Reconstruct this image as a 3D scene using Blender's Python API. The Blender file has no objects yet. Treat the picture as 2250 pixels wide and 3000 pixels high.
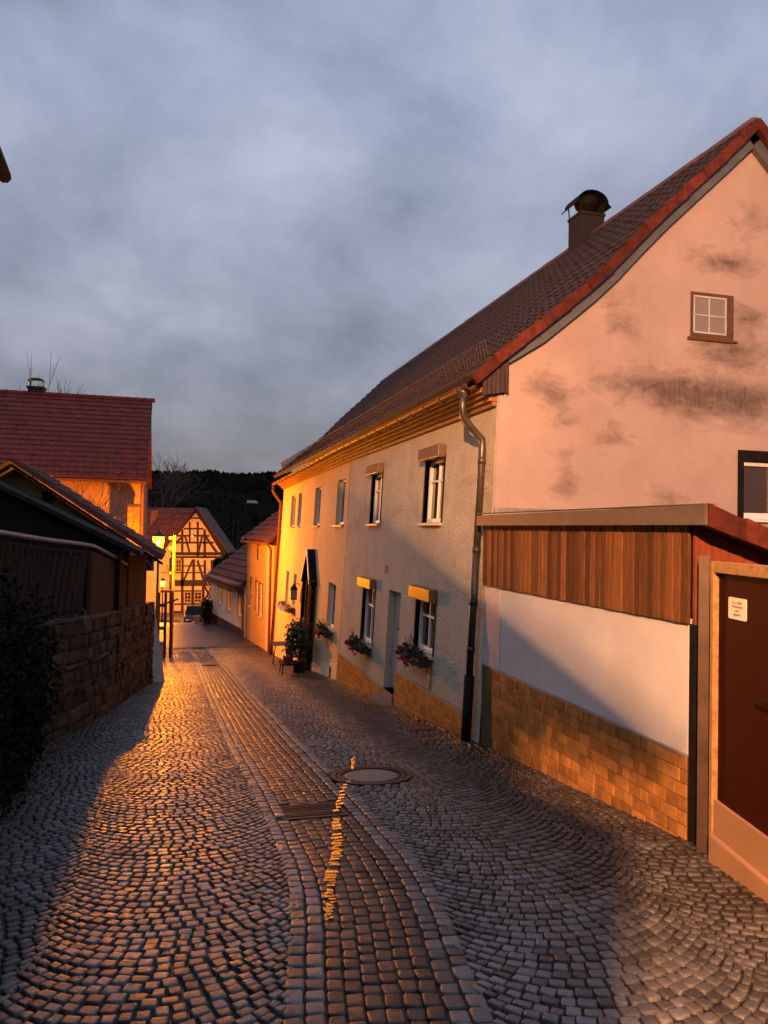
import bpy, math, random
import numpy as np
from mathutils import Vector, Matrix
rnd = random.Random(7); nr = np.random.RandomState(5)
sc = bpy.context.scene
col = sc.collection
# ---------------------------------------------------------------- camera frame (x across the lane, y down the lane, z=0 at eye)
F = 2253.; YAW = math.radians(-15.15); PIT = math.radians(1.35); ROLL = .018
def R_(ax, a):
    c, s = math.cos(a), math.sin(a)
    return np.array({'x': [[1,0,0],[0,c,-s],[0,s,c]], 'z': [[c,-s,0],[s,c,0],[0,0,1]]}[ax])
CM = R_('z', YAW) @ R_('x', math.pi/2+PIT) @ R_('z', ROLL)
def ray(px, py): return CM @ np.array([(px-1125)/F, (1500-py)/F, -1.])
def atY(px, py, y): r = ray(px, py); return r*(y/r[1])
def atX(px, py, x): r = ray(px, py); return r*(x/r[0])
def atP(px, py, p0, p1):          # vertical plane through plan points p0, p1
    n = np.array([p1[1]-p0[1], p0[0]-p1[0], 0.]); r = ray(px, py)
    return r*((n[0]*p0[0]+n[1]*p0[1])/(n@r))
def fac(px, py):
    r = ray(px, py); n = np.array([1, 0, -.045]); return r*((4.07+.099)/(n@r))
def FP(s, z, out=0.): return (4.07+.045*(z+2.2)-out, s, z)
GS = [-40,-12,0,5.5,10.2,14.6,19,31.7,38.5,48,56,62,75,90,200]; GZ = [-2.4,-1.1,-1.96,-2.47,-2.9,-3.32,-3.78,-5.18,-5.5,-5.75,-6.95,-7.75,-8.1,-8.4,-9]
GS[0:2] = [-40,-12]; GZ[0:2] = [-.2,-1.1]
def gz(s):
    s = np.asarray(s, float)
    return (np.interp(s-1.2, GS, GZ)+np.interp(s, GS, GZ)+np.interp(s+1.2, GS, GZ))/3
TCS = [0,2.5,3.4,4.2,5.2,6.5,8.15,10.8,16.4,31,37,45,60]; TCV = [.6,.88,1.0,1.15,1.33,1.34,1.325,1.25,1.21,1.3,1.0,.6,0]
def tc(s):
    s = np.asarray(s, float); return (np.interp(s-.5, TCS, TCV)+np.interp(s, TCS, TCV)+np.interp(s+.5, TCS, TCV))/3
def H(t, s): return gz(s)-.03*np.exp(-((np.asarray(t)-tc(s))/.35)**2)
def lwall(s): return np.interp(s, [-30,4,6.3,9,11.8,12.95,15.3,18.8,20.1,20.2,26,33,60], [-1.5,-1.5,-2.2,-2.1,-1.66,-1.32,-1.0,-.68,-.46,-1.6,-1.6,-1.4,-1.4])
def rwall(s): return np.interp(s, [-20,3.4,5.4,5.5,9.8,31.5,31.6,39,48,60], [3.0,3.62,4.03,4.05,4.05,3.95,4.0,3.5,2.2,2.2])

# ---------------------------------------------------------------- materials
def new_mat(name):
    m = bpy.data.materials.new(name); m.use_nodes = True
    nt = m.node_tree; b = nt.nodes['Principled BSDF']; return m, nt, b
def N(nt, typ, **kw):
    n = nt.nodes.new(typ)
    for k, v in kw.items():
        if k in n.inputs.keys() if hasattr(n.inputs, 'keys') else False: n.inputs[k].default_value = v
        else: setattr(n, k, v)
    return n
def ramp(nt, fac_out, stops):
    r = nt.nodes.new('ShaderNodeValToRGB'); e = r.color_ramp.elements
    while len(e) < len(stops): e.new(.5)
    for el, (p, c) in zip(e, stops): el.position = p; el.color = (*c, 1) if len(c) == 3 else c
    nt.links.new(fac_out, r.inputs[0]); return r.outputs[0]
def noise(nt, scale, detail=4, rough=.55, vec=None, dist=0):
    n = nt.nodes.new('ShaderNodeTexNoise'); n.inputs['Scale'].default_value = scale
    n.inputs['Detail'].default_value = detail; n.inputs['Roughness'].default_value = rough; n.inputs['Distortion'].default_value = dist
    if vec: nt.links.new(vec, n.inputs['Vector'])
    return n.outputs[0]
def mapped(nt, scale=(1,1,1), loc=(0,0,0)):
    g = nt.nodes.new('ShaderNodeNewGeometry'); mp = nt.nodes.new('ShaderNodeMapping')
    mp.inputs['Scale'].default_value = scale; mp.inputs['Location'].default_value = loc
    nt.links.new(g.outputs['Position'], mp.inputs['Vector']); return mp.outputs[0]
def mix(nt, f, a, b, mode='MIX'):
    m = nt.nodes.new('ShaderNodeMix'); m.data_type = 'RGBA'; m.blend_type = mode
    for sock, v in ((m.inputs[0], f), (m.inputs[6], a), (m.inputs[7], b)):
        if hasattr(v, 'is_output'): nt.links.new(v, sock)
        else: sock.default_value = v if not isinstance(v, tuple) else (*v, 1)[:4]
    return m.outputs[2]
def bump(nt, b, h, strength=.4, dist=.01):
    bp = nt.nodes.new('ShaderNodeBump'); bp.inputs['Strength'].default_value = strength; bp.inputs['Distance'].default_value = dist
    nt.links.new(h, bp.inputs['Height']); nt.links.new(bp.outputs[0], b.inputs['Normal']); return bp
def island(nt):
    g = nt.nodes.new('ShaderNodeNewGeometry'); return g.outputs['Random Per Island']
def simple(name, c, rough=.6, var=.25, scale=6, metal=0, bmp=.2, bscale=60, spec=.5, isl=0., stretch=(1,1,1), coat=0):
    m, nt, b = new_mat(name)
    v = mapped(nt, stretch)
    n = noise(nt, scale, 5, .6, v)
    lo = tuple(x*(1-var) for x in c); hi = tuple(min(1, x*(1+var)) for x in c)
    o = ramp(nt, n, [(.3, lo), (.7, hi)])
    if isl:
        o = mix(nt, 1.0, o, ramp(nt, island(nt), [(0, (1-isl,)*3), (1, (1+isl,)*3)]), 'MULTIPLY')
    nt.links.new(o, b.inputs['Base Color'])
    rn = nt.nodes.new('ShaderNodeMapRange'); rn.inputs[3].default_value = max(.03, rough-.12); rn.inputs[4].default_value = min(1, rough+.12)
    nt.links.new(n, rn.inputs[0]); nt.links.new(rn.outputs[0], b.inputs['Roughness'])
    b.inputs['Metallic'].default_value = metal; b.inputs['Specular IOR Level'].default_value = spec
    if bmp: bump(nt, b, noise(nt, bscale, 4, .6, v), bmp, .01)
    return m
def plaster(name, c, bscale=55, bstr=.5, stain=.0, stain_c=(.12,.1,.09), streak=.15, bdist=.012, blobs=None):
    m, nt, b = new_mat(name)
    v = mapped(nt); vs = mapped(nt, (1.1, 1.1, .35))
    n1 = noise(nt, 1.3, 5, .6, v)
    o = ramp(nt, n1, [(.3, tuple(x*.88 for x in c)), (.7, tuple(min(1, x*1.06) for x in c))])
    n2 = noise(nt, 9, 4, .7, vs)
    o = mix(nt, ramp(nt, n2, [(.5, (0,)*3), (.85, (streak,)*3)]), o, tuple(x*.5 for x in c))
    n4 = noise(nt, 70, 2, .5, v)
    o = mix(nt, ramp(nt, n4, [(.55, (0,)*3), (.75, (.3,)*3)]), o, tuple(x*.62 for x in c))
    if stain:   # algae and soot blotches drawn out sideways, with downward runs
        vb = mapped(nt, (.55, .55, 1.35), (3.1, 0, 1.7)); n3 = noise(nt, .85, 6, .62, vb, .6)
        n5 = noise(nt, 22, 4, .7, mapped(nt, (1, 1, .16)))
        f = ramp(nt, n3, [(.52, (0,)*3), (.74, (stain,)*3)])
        f2 = ramp(nt, n5, [(.3, (.75,)*3), (.7, (1,)*3)])
        if blobs:
            tot = None
            for (x, z, rx_, rz_, a) in blobs:
                mp = nt.nodes.new('ShaderNodeMapping'); mp.vector_type = 'POINT'; gg = nt.nodes.new('ShaderNodeNewGeometry'); nt.links.new(gg.outputs['Position'], mp.inputs['Vector'])
                mp.inputs['Scale'].default_value = (1/rx_, 0, 1/rz_); mp.inputs['Location'].default_value = (-x/rx_, 0, -z/rz_)
                gr_ = nt.nodes.new('ShaderNodeTexGradient'); gr_.gradient_type = 'SPHERICAL'; nt.links.new(mp.outputs[0], gr_.inputs[0])
                mm = nt.nodes.new('ShaderNodeMath'); mm.operation = 'MULTIPLY_ADD'; nt.links.new(gr_.outputs['Fac'], mm.inputs[0]); mm.inputs[1].default_value = a
                if tot is None: mm.inputs[2].default_value = 0
                else: nt.links.new(tot, mm.inputs[2])
                tot = mm.outputs[0]
            nz = noise(nt, 3.2, 6, .68, mapped(nt, (.8, .8, 1.5)), .5); m3 = nt.nodes.new('ShaderNodeMath'); m3.operation = 'MULTIPLY_ADD'; nt.links.new(nz, m3.inputs[0]); m3.inputs[1].default_value = 1.5; m3.inputs[2].default_value = -.93
            m4_ = nt.nodes.new('ShaderNodeMath'); m4_.operation = 'ADD'; nt.links.new(m3.outputs[0], m4_.inputs[0]); nt.links.new(tot, m4_.inputs[1])
            f = ramp(nt, m4_.outputs[0], [(.0, (0,)*3), (.8, (stain,)*3)])
        o = mix(nt, mix(nt, 1., f, f2, 'MULTIPLY'), o, stain_c)
    nt.links.new(o, b.inputs['Base Color']); b.inputs['Roughness'].default_value = .92; b.inputs['Specular IOR Level'].default_value = .2
    bump(nt, b, noise(nt, bscale, 3, .65, v), bstr, bdist)
    return m
def stone_set(name, lo, hi, rough=(.25,.6), warm=(.16,.12,.09), moss_shade=False):
    m, nt, b = new_mat(name)
    v = mapped(nt); i = island(nt)
    o = ramp(nt, i, [(0, lo), (.45, tuple((a+c)/2 for a, c in zip(lo, hi))), (.8, hi), (1, warm)])
    o = mix(nt, 1., o, ramp(nt, noise(nt, 130, 3, .7, v), [(.3, (.45,)*3), (.7, (1.4,)*3)]), 'MULTIPLY')
    o = mix(nt, 1., o, ramp(nt, noise(nt, 1.1, 4, .6, v), [(.3, (.7,)*3), (.7, (1.15,)*3)]), 'MULTIPLY')
    if moss_shade:    # mossy, muddy lane edges, deepened so the colour also stands for shade
        sp = nt.nodes.new('ShaderNodeSeparateXYZ'); nt.links.new(v, sp.inputs[0])
        def mr(src, a, c):
            q = nt.nodes.new('ShaderNodeMapRange'); nt.links.new(src, q.inputs[0]); q.inputs[1].default_value = a; q.inputs[2].default_value = c; q.interpolation_type = 'SMOOTHSTEP'; return q.outputs[0]
        e1 = mr(sp.outputs[0], 1.9, 3.6); e2 = mr(sp.outputs[0], -.2, -1.6)
        ad = nt.nodes.new('ShaderNodeMath'); ad.operation = 'ADD'; nt.links.new(e1, ad.inputs[0]); nt.links.new(e2, ad.inputs[1])
        ml = nt.nodes.new('ShaderNodeMath'); ml.operation = 'MULTIPLY'; nt.links.new(ad.outputs[0], ml.inputs[0])
        nt.links.new(ramp(nt, noise(nt, 3.5, 6, .7, v), [(.34, (.45,)*3), (.6, (1,)*3)]), ml.inputs[1])
        o = mix(nt, ml.outputs[0], o, (.018,.012,.007))
    nt.links.new(o, b.inputs['Base Color'])
    r = ramp(nt, noise(nt, 2.2, 5, .65, v), [(.3, (rough[0],)*3), (.7, (rough[1],)*3)])
    nt.links.new(r, b.inputs['Roughness'])
    bump(nt, b, noise(nt, 60, 5, .75, v), .7, .008); b.inputs['Specular IOR Level'].default_value = .5
    return m
def emis(name, c, s):
    m, nt, b = new_mat(name)
    b.inputs['Base Color'].default_value = (.8,.7,.5,1)
    b.inputs['Emission Color'].default_value = (*c, 1); b.inputs['Emission Strength'].default_value = s
    return m
def glass(name, c=(.012,.013,.016), rough=.06):
    m, nt, b = new_mat(name)
    b.inputs['Base Color'].default_value = (*c, 1); b.inputs['Roughness'].default_value = rough; b.inputs['Specular IOR Level'].default_value = .8
    bump(nt, b, noise(nt, 3, 2, .5, mapped(nt)), .05, .02)
    return m
LAMPC = (1., .36, .012)
BL = []
for (px, py, wx, wz, a) in ((1900,1130,190,70,.8),(2060,1175,130,80,.85),(2215,1180,100,90,.95),(2140,1030,130,55,1.),(2180,935,90,45,.85),(2130,770,120,45,.8),(1830,960,70,45,.6),(1590,1130,60,60,.75),(1650,1190,60,70,.6),(1660,1400,50,80,.65),(1800,1280,90,50,.5),(1950,1460,60,50,.6),(2200,650,60,70,.55),(1790,880,90,60,.4)):
    p = atY(px, py, 9.78); e_ = atY(px+wx, py, 9.78); h_ = atY(px, py-wz, 9.78); BL.append((float(p[0]), float(p[2]), float(e_[0]-p[0])*1.35, float(h_[2]-p[2])*1.35, a))
M = dict(
 grey_render=plaster('rough_grey_render', (.56,.515,.40), 26, 1., .6, (.2,.18,.14), .6, .035),
 pink_render=plaster('weathered_gable_render', (.42,.335,.31), 60, .7, .95, (.075,.06,.05), .12, blobs=BL),
 quoin=plaster('corner_strip_render', (.41,.33,.31), 70, .3, .3),
 yellow_render=plaster('smooth_cream_render', (.66,.49,.26), 80, .25, .15, (.3,.25,.2), .1),
 white_render=plaster('white_render', (.60,.605,.605), 60, .6, .25, (.45,.43,.4), .12),
 cream=plaster('cream_render', (.72,.64,.48), 40, .2),
 orange_render=plaster('ochre_render', (.66,.40,.15), 40, .25, .2, (.3,.2,.1)),
 brown_panel=plaster('brown_panel', (.07,.036,.014), 40, .3, .4, (.08,.05,.03)),
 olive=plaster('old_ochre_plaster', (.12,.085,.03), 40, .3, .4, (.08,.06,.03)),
 base_plaster=plaster('plinth_plaster', (.36,.21,.11), 45, .5, .5, (.2,.12,.07)),
 tile_dark=simple('dark_brown_roof_tile', (.034,.022,.021), .7, .3, 3, bscale=40, spec=.25),
 tile_red=simple('red_roof_tile', (.15,.028,.02), .7, .35, 2.2, bscale=30, spec=.25),
 tile_maroon=simple('maroon_roof_tile', (.10,.035,.03), .7, .35, 2.2, bscale=30, spec=.25),
 verge=simple('orange_red_verge_tile', (.085,.018,.010), .75, .5, 7, isl=.45, spec=.2, bmp=.5, bscale=35),
 ridge=simple('ridge_tile', (.12,.05,.04), .6, .3, 5, isl=.2),
 fascia=simple('blue_grey_fascia_board', (.085,.095,.11), .6, .2, 4),
 wood_cornice=simple('painted_wood_cornice', (.30,.15,.055), .5, .25, 3, stretch=(6,.4,6)),
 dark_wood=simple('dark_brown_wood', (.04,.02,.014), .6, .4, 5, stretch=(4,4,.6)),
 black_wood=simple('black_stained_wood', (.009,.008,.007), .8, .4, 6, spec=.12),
 board=simple('weathered_board', (.13,.055,.019), .8, .6, 5, stretch=(22,22,.9), isl=.6, spec=.25, bscale=30, bmp=.4),
 slat=simple('dark_weathered_slat', (.028,.015,.009), .8, .5, 5, stretch=(4,4,.6), isl=.3, spec=.2),
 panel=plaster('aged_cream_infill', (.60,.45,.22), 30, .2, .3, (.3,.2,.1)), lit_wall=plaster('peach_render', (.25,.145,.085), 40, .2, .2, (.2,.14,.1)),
 fascia_brown=simple('taupe_metal_fascia', (.125,.098,.082), .55, .2, 4, metal=.2, spec=.3), cowl=simple('black_sheet_metal', (.010,.009,.009), .7, .3, 8, spec=.12),
 red_board=simple('red_brown_board', (.19,.045,.018), .6, .35, 5, stretch=(5,5,.6), isl=.2),
 zinc=simple('zinc_sheet', (.3,.28,.26), .5, .25, 7, metal=.5, bmp=.1),
 copper=simple('brown_gutter_metal', (.15,.06,.022), .55, .3, 7, metal=.1, spec=.25, bmp=.1),
 pipe_top=simple('weathered_zinc_pipe', (.12,.10,.08), .36, .3, 8, metal=.6, bmp=.1),
 dark_metal=simple('dark_metal', (.03,.028,.027), .45, .3, 10, metal=.6),
 pipe_dark=simple('dark_lower_pipe', (.04,.036,.034), .45, .3, 10, metal=.2),
 post_metal=simple('brown_steel_post', (.075,.048,.034), .5, .3, 5, metal=.4),
 rust=simple('rusty_iron', (.07,.035,.024), .5, .45, 18, metal=.4, bmp=.4),
 frame_y=simple('worn_yellow_frame', (.33,.20,.08), .6, .35, 20),
 door_red=simple('oxblood_sheet_door', (.028,.003,.002), .65, .25, 2, spec=.1, stretch=(3,3,.4)),
 white=simple('white_window_paint', (.75,.75,.74), .4, .06, 5, bmp=.05),
 grey_wood=simple('weathered_window_wood', (.10,.045,.02), .8, .5, 14, stretch=(3,3,1)),
 box_ochre=simple('ochre_shutter_box', (.30,.125,.026), .5, .12, 4, bmp=.05),
 box_brown=simple('brown_shutter_box', (.16,.085,.05), .45, .15, 4, bmp=.05),
 sill=simple('stone_sill', (.5,.42,.3), .5, .2, 6),
 door_beige=simple('beige_house_door', (.42,.36,.33), .45, .12, 3),
 ptile=simple('glazed_ochre_plinth_tile', (.33,.155,.042), .42, .3, 9, isl=.3, bscale=25, bmp=.25),
 grout=simple('grout', (.10,.06,.03), .9, .3, 12),
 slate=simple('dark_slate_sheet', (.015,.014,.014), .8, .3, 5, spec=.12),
 brick=simple('old_brick', (.15,.055,.026), .8, .4, 9, isl=.3, bmp=.5, bscale=40),
 chim=simple('sooty_chimney_brick', (.014,.008,.007), .85, .4, 9, bmp=.4, bscale=30),
 mortar=simple('lime_mortar', (.03,.036,.026), .9, .4, 14, bmp=.5),
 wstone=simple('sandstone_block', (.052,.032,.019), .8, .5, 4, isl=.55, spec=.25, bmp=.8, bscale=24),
 timber=simple('dark_timber_beam', (.022,.010,.007), .8, .3, 4),
 lightwood=simple('pale_timber', (.30,.2,.09), .7, .25, 6, stretch=(4,4,.8)),
 leaf=simple('evergreen_leaf', (.010,.013,.006), .8, .5, 8, isl=.6, bmp=0, spec=.08),
 leaf2=simple('fir_green', (.02,.035,.02), .6, .5, 8, isl=.6, bmp=0),
 red_fl=simple('red_flower', (.28,.012,.015), .55, .3, 30, isl=.3, bmp=0),
 white_fl=simple('white_flower', (.8,.76,.68), .6, .1, 30, isl=.2, bmp=0),
 twig=simple('bare_bark', (.06,.042,.03), .85, .3, 12),
 hill=simple('winter_wooded_slope', (.010,.008,.006), .95, .5, .03, bmp=0, spec=0),
 forest=simple('winter_forest', (.008,.008,.008), .95, .5, .1, isl=.4, bmp=0, spec=0),
 earth=simple('wet_joint_soil', (.011,.009,.007), .6, .5, 5, bmp=.6, bscale=60),
 land=simple('dark_meadow', (.03,.03,.018), .9, .4, .3),
 asphalt=simple('wet_asphalt', (.07,.052,.038), .5, .35, 3, bmp=.5, bscale=90),
 setts=stone_set('granite_setts', (.055,.057,.062), (.20,.203,.21), (.3,.55), (.14,.132,.125), moss_shade=True),
 gsetts=stone_set('wet_gutter_setts', (.022,.02,.019), (.055,.046,.04), (.25,.5), (.06,.045,.035)),
 cope=simple('mossy_coping_stone', (.05,.042,.036), .8, .5, 4, isl=.5, spec=.2, bmp=.4, bscale=30),
 concrete=simple('concrete', (.17,.15,.135), .55, .15, 9, bmp=.3, bscale=90),
 car=simple('dark_car_paint', (.03,.02,.02), .2, .1, 3, metal=.3, bmp=0),
 rubber=simple('tyre_rubber', (.015,.015,.015), .8, .2, 10),
 glass=glass('window_glass'), glass_b=glass('brownish_curtained_glass', (.05,.028,.016), .12),
 curtain=simple('net_curtain', (.2,.185,.19), .9, .15, 20, stretch=(14,14,1), bmp=.3, bscale=20),
 text=simple('printed_lettering', (.10,.05,.04), .7, .1, 5, bmp=0), numb=simple('house_number_red', (.25,.09,.06), .7, .2, 9, bmp=0),
 signpl=simple('white_sign_plate', (.8,.74,.68), .4, .06, 4, bmp=0),
 pale=simple('pale_grey_sheet', (.45,.46,.48), .5, .2, 5),
 bulb=emis('glowing_bulb', (1., .62, .2), 40),
)
mg, nt, b = new_mat('lit_lantern_glass'); b.inputs['Base Color'].default_value = (0,0,0,1); b.inputs['Specular IOR Level'].default_value = 0; b.inputs['Emission Color'].default_value = (1,.40,.03,1); b.inputs['Emission Strength'].default_value = 5.
tb_ = nt.nodes.new('ShaderNodeBsdfTransparent'); mxs = nt.nodes.new('ShaderNodeMixShader'); mxs.inputs[0].default_value = .4
nt.links.new(tb_.outputs[0], mxs.inputs[1]); nt.links.new(b.outputs[0], mxs.inputs[2]); nt.links.new(mxs.outputs[0], nt.nodes['Material Output'].inputs['Surface']); M['lit_glass'] = mg
mw, nt, b = new_mat('trickling_water'); b.inputs['Base Color'].default_value = (.02,.018,.015,1); b.inputs['Roughness'].default_value = .38; b.inputs['Specular IOR Level'].default_value = .5
bump(nt, b, noise(nt, 60, 3, .6, mapped(nt)), .5, .01); M['water'] = mw

# ---------------------------------------------------------------- mesh helpers
ORG = {}
def setp(o, **kw):
    for k, v in kw.items():
        if v: o[{'cat': 'category'}.get(k, k)] = v
def thing(name, label, cat, loc, group=None):
    o = bpy.data.objects.new(name, None); o.empty_display_size = .3; col.objects.link(o)
    o.location = loc; ORG[o.name] = np.array(loc, float); setp(o, label=label, cat=cat, group=group); return o
class MB:
    def __init__(s): s.v = []; s.f = []
    def add(s, v, f):
        k = len(s.v); s.v += [tuple(map(float, p)) for p in v]; s.f += [tuple(i+k for i in q) for q in f]; return s
    def hexa(s, p):   # 8 points, bottom ring then top ring
        return s.add(p, [(0,3,2,1),(4,5,6,7),(0,1,5,4),(1,2,6,5),(2,3,7,6),(3,0,4,7)])
    def box(s, x0, x1, y0, y1, z0, z1):
        return s.hexa([(x0,y0,z0),(x1,y0,z0),(x1,y1,z0),(x0,y1,z0),(x0,y0,z1),(x1,y0,z1),(x1,y1,z1),(x0,y1,z1)])
    def obox(s, o, a, b, c):   # corner + three edge vectors
        o, a, b, c = (np.array(q, float) for q in (o, a, b, c))
        if np.dot(np.cross(a, b), c) < 0: a, b = b, a
        return s.hexa([o, o+a, o+a+b, o+b, o+c, o+a+c, o+a+b+c, o+b+c])
    def fbox(s, s0, s1, z0, z1, o0, o1):   # box on the battered facade
        return s.hexa([FP(s0,z0,o0),FP(s0,z0,o1),FP(s1,z0,o1),FP(s1,z0,o0),FP(s0,z1,o0),FP(s0,z1,o1),FP(s1,z1,o1),FP(s1,z1,o0)])
    def beam(s, p, q, w, d, up=(0,0,1)):
        p, q = np.array(p, float), np.array(q, float); a = q-p; L = np.linalg.norm(a); a = a/L
        u = np.array(up, float); b_ = np.cross(a, u); b_ /= np.linalg.norm(b_)+1e-9; c = np.cross(b_, a)
        return s.obox(p-b_*w/2-c*d/2, a*L, b_*w, c*d)
    def prism(s, poly, ext):
        n = len(poly); e = np.array(ext, float); top = [np.array(p, float)+e for p in poly]
        return s.add(list(poly)+top, [tuple(range(n))[::-1], tuple(range(n, 2*n))]+[(i, (i+1) % n, n+(i+1) % n, n+i) for i in range(n)])
    def tube(s, pts, r, n=8, cap=True):
        pts = [np.array(p, float) for p in pts]; rs = r if hasattr(r, '__len__') else [r]*len(pts); vs = []; fs = []
        ref = np.array([.3,.2,1.]);
        for i, p in enumerate(pts):
            d = pts[min(i+1, len(pts)-1)]-pts[max(i-1, 0)]; d /= np.linalg.norm(d)+1e-9
            u = np.cross(d, ref if abs(d[2]) < .95 else np.array([1.,.1,0])); u /= np.linalg.norm(u)+1e-9; w = np.cross(d, u)
            vs += [p+rs[i]*(u*math.cos(2*math.pi*k/n)+w*math.sin(2*math.pi*k/n)) for k in range(n)]
        for i in range(len(pts)-1): fs += [(i*n+k, i*n+(k+1) % n, (i+1)*n+(k+1) % n, (i+1)*n+k) for k in range(n)]
        if cap: fs += [tuple(range(n))[::-1], tuple(range((len(pts)-1)*n, len(pts)*n))]
        return s.add(vs, fs)
    def lathe(s, c, prof, n=16):
        vs = [(c[0]+r*math.cos(2*math.pi*k/n), c[1]+r*math.sin(2*math.pi*k/n), c[2]+z) for r, z in prof for k in range(n)]; fs = []
        for i in range(len(prof)-1): fs += [(i*n+k, i*n+(k+1) % n, (i+1)*n+(k+1) % n, (i+1)*n+k) for k in range(n)]
        fs += [tuple(range(n))[::-1], tuple(range((len(prof)-1)*n, len(prof)*n))]
        return s.add(vs, fs)
    def leaves(s, c, rad, n, size, up=.3, shell=.55):
        for _ in range(n):
            d = nr.normal(size=3); d /= np.linalg.norm(d); p = np.array(c)+d*np.array(rad)*(shell+(1-shell)*nr.rand())*(.75+.4*nr.rand())
            a = nr.normal(size=3); a /= np.linalg.norm(a); b_ = np.cross(a, nr.normal(size=3)); b_ /= np.linalg.norm(b_)+1e-9
            q = size*(.6+.8*nr.rand()); s.add([p-a*q, p+b_*q*.4, p+a*q, p-b_*q*.4], [(0,1,2,3)])
        return s
    def build(s, name, mat, parent=None, smooth=False, bevel=0, **kw):
        org = ORG[parent.name] if parent is not None and parent.name in ORG else None
        v = np.array(s.v)
        if org is None:
            org = np.array([(v[:,0].min()+v[:,0].max())/2, (v[:,1].min()+v[:,1].max())/2, v[:,2].min()])
        me = bpy.data.meshes.new(name); me.from_pydata((v-org).tolist(), [], s.f); me.update()
        if smooth: me.polygons.foreach_set('use_smooth', [True]*len(me.polygons))
        me.materials.append(M[mat] if isinstance(mat, str) else mat)
        o = bpy.data.objects.new(name, me); col.objects.link(o); ORG[o.name] = org
        if parent is not None: o.parent = parent
        else: o.location = org
        if bevel:
            md = o.modifiers.new('bevel', 'BEVEL'); md.width = bevel; md.segments = 2; md.limit_method = 'ANGLE'
        setp(o, **kw); return o
def raw(name, verts, loops, starts, mat, smooth=True, **kw):
    me = bpy.data.meshes.new(name); me.vertices.add(len(verts)); me.vertices.foreach_set('co', np.asarray(verts, np.float32).ravel())
    me.loops.add(len(loops)); me.loops.foreach_set('vertex_index', np.asarray(loops, np.int32))
    me.polygons.add(len(starts)); me.polygons.foreach_set('loop_start', np.asarray(starts, np.int32))
    me.update(calc_edges=True); me.validate()
    me.polygons.foreach_set('use_smooth', [smooth]*len(me.polygons))
    me.materials.append(M[mat]); o = bpy.data.objects.new(name, me); col.objects.link(o); setp(o, **kw); return o
def tiled(name, fn, ncol, ncourse, mat, parent, amp=.022, step=.03, sub=5, thick=.07, **kw):
    us = np.linspace(0, 1, ncol*sub+1); vs = []; lift = []
    for c in range(ncourse):
        vs += [c/ncourse, (c+.999)/ncourse]; lift += [step, 0]
    U, V = np.meshgrid(us, vs); L = np.array(lift)[:, None]
    P = fn(U, V); e = 1e-3; du = fn(U+e, V)-fn(U-e, V); dv = fn(U, V+e)-fn(U, V-e)
    n = np.cross(du, dv); n /= np.linalg.norm(n, axis=-1, keepdims=True); n *= np.sign(n[..., 2:3]+1e-9)
    w = np.maximum(0, np.cos(2*np.pi*U*ncol))**.7*amp*1.3+amp*.2
    jit = nr.rand(ncourse, ncol+1)*.012; J = np.repeat(jit, 2, 0)[:, np.minimum((us*ncol+.5).astype(int), ncol)]
    J[1::2] *= .3
    top = P+n*(w+L+J)[..., None]; bot = P-n*thick
    r, c = U.shape; V2 = np.concatenate([top.reshape(-1, 3), bot.reshape(-1, 3)]); fs = []
    for i in range(r-1):
        for j in range(c-1): a = i*c+j; fs.append((a, a+1, a+c+1, a+c))
    k = r*c
    fs += [(k, k+(r-1)*c, k+r*c-1, k+c-1)]
    fs += [(j, k+j, k+j+1, j+1) for j in range(c-1)]
    fs += [((r-1)*c+j, (r-1)*c+j+1, k+(r-1)*c+j+1, k+(r-1)*c+j) for j in range(c-1)]
    fs += [(i*c, (i+1)*c, k+(i+1)*c, k+i*c) for i in range(r-1)]+[(i*c+c-1, k+i*c+c-1, k+(i+1)*c+c-1, (i+1)*c+c-1) for i in range(r-1)]
    mb = MB(); mb.v = [tuple(p) for p in V2]; mb.f = fs
    return mb.build(name, mat, parent, **kw)
def quadfn(p00, p10, p11, p01):
    p00, p10, p11, p01 = (np.array(p, float) for p in (p00, p10, p11, p01))
    def f(U, V):
        U = np.asarray(U)[..., None]; V = np.asarray(V)[..., None]
        return (p00*(1-U)+p10*U)*(1-V)+(p01*(1-U)+p11*U)*V
    return f
def wall_holes(mb, P, a0, a1, z0, z1, holes, depth):
    """P(a, z, out) -> point; rectangular openings with reveals"""
    A = sorted({a0, a1, *[h[0] for h in holes], *[h[1] for h in holes]}); Z = sorted({z0, z1, *[h[2] for h in holes], *[h[3] for h in holes]})
    A = [a for a in A if a0 <= a <= a1]; Z = [z for z in Z if z0 <= z <= z1]
    for i in range(len(A)-1):
        for j in range(len(Z)-1):
            ca, cz = (A[i]+A[i+1])/2, (Z[j]+Z[j+1])/2
            if any(h[0] < ca < h[1] and h[2] < cz < h[3] for h in holes): continue
            mb.add([P(A[i],Z[j],0),P(A[i+1],Z[j],0),P(A[i+1],Z[j+1],0),P(A[i],Z[j+1],0)], [(0,1,2,3)])
    for h in holes:
        c = [(h[0],h[2]),(h[1],h[2]),(h[1],h[3]),(h[0],h[3])]
        for k in range(4):
            p, q = c[k], c[(k+1) % 4]
            mb.add([P(*p,0),P(*q,0),P(*q,-depth),P(*p,-depth)], [(0,1,2,3)])
def pbox(mb, P, a0, a1, z0, z1, o0, o1):
    return mb.hexa([P(a0,z0,o0),P(a0,z0,o1),P(a1,z0,o1),P(a1,z0,o0),P(a0,z1,o0),P(a0,z1,o1),P(a1,z1,o1),P(a1,z1,o0)])
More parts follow.
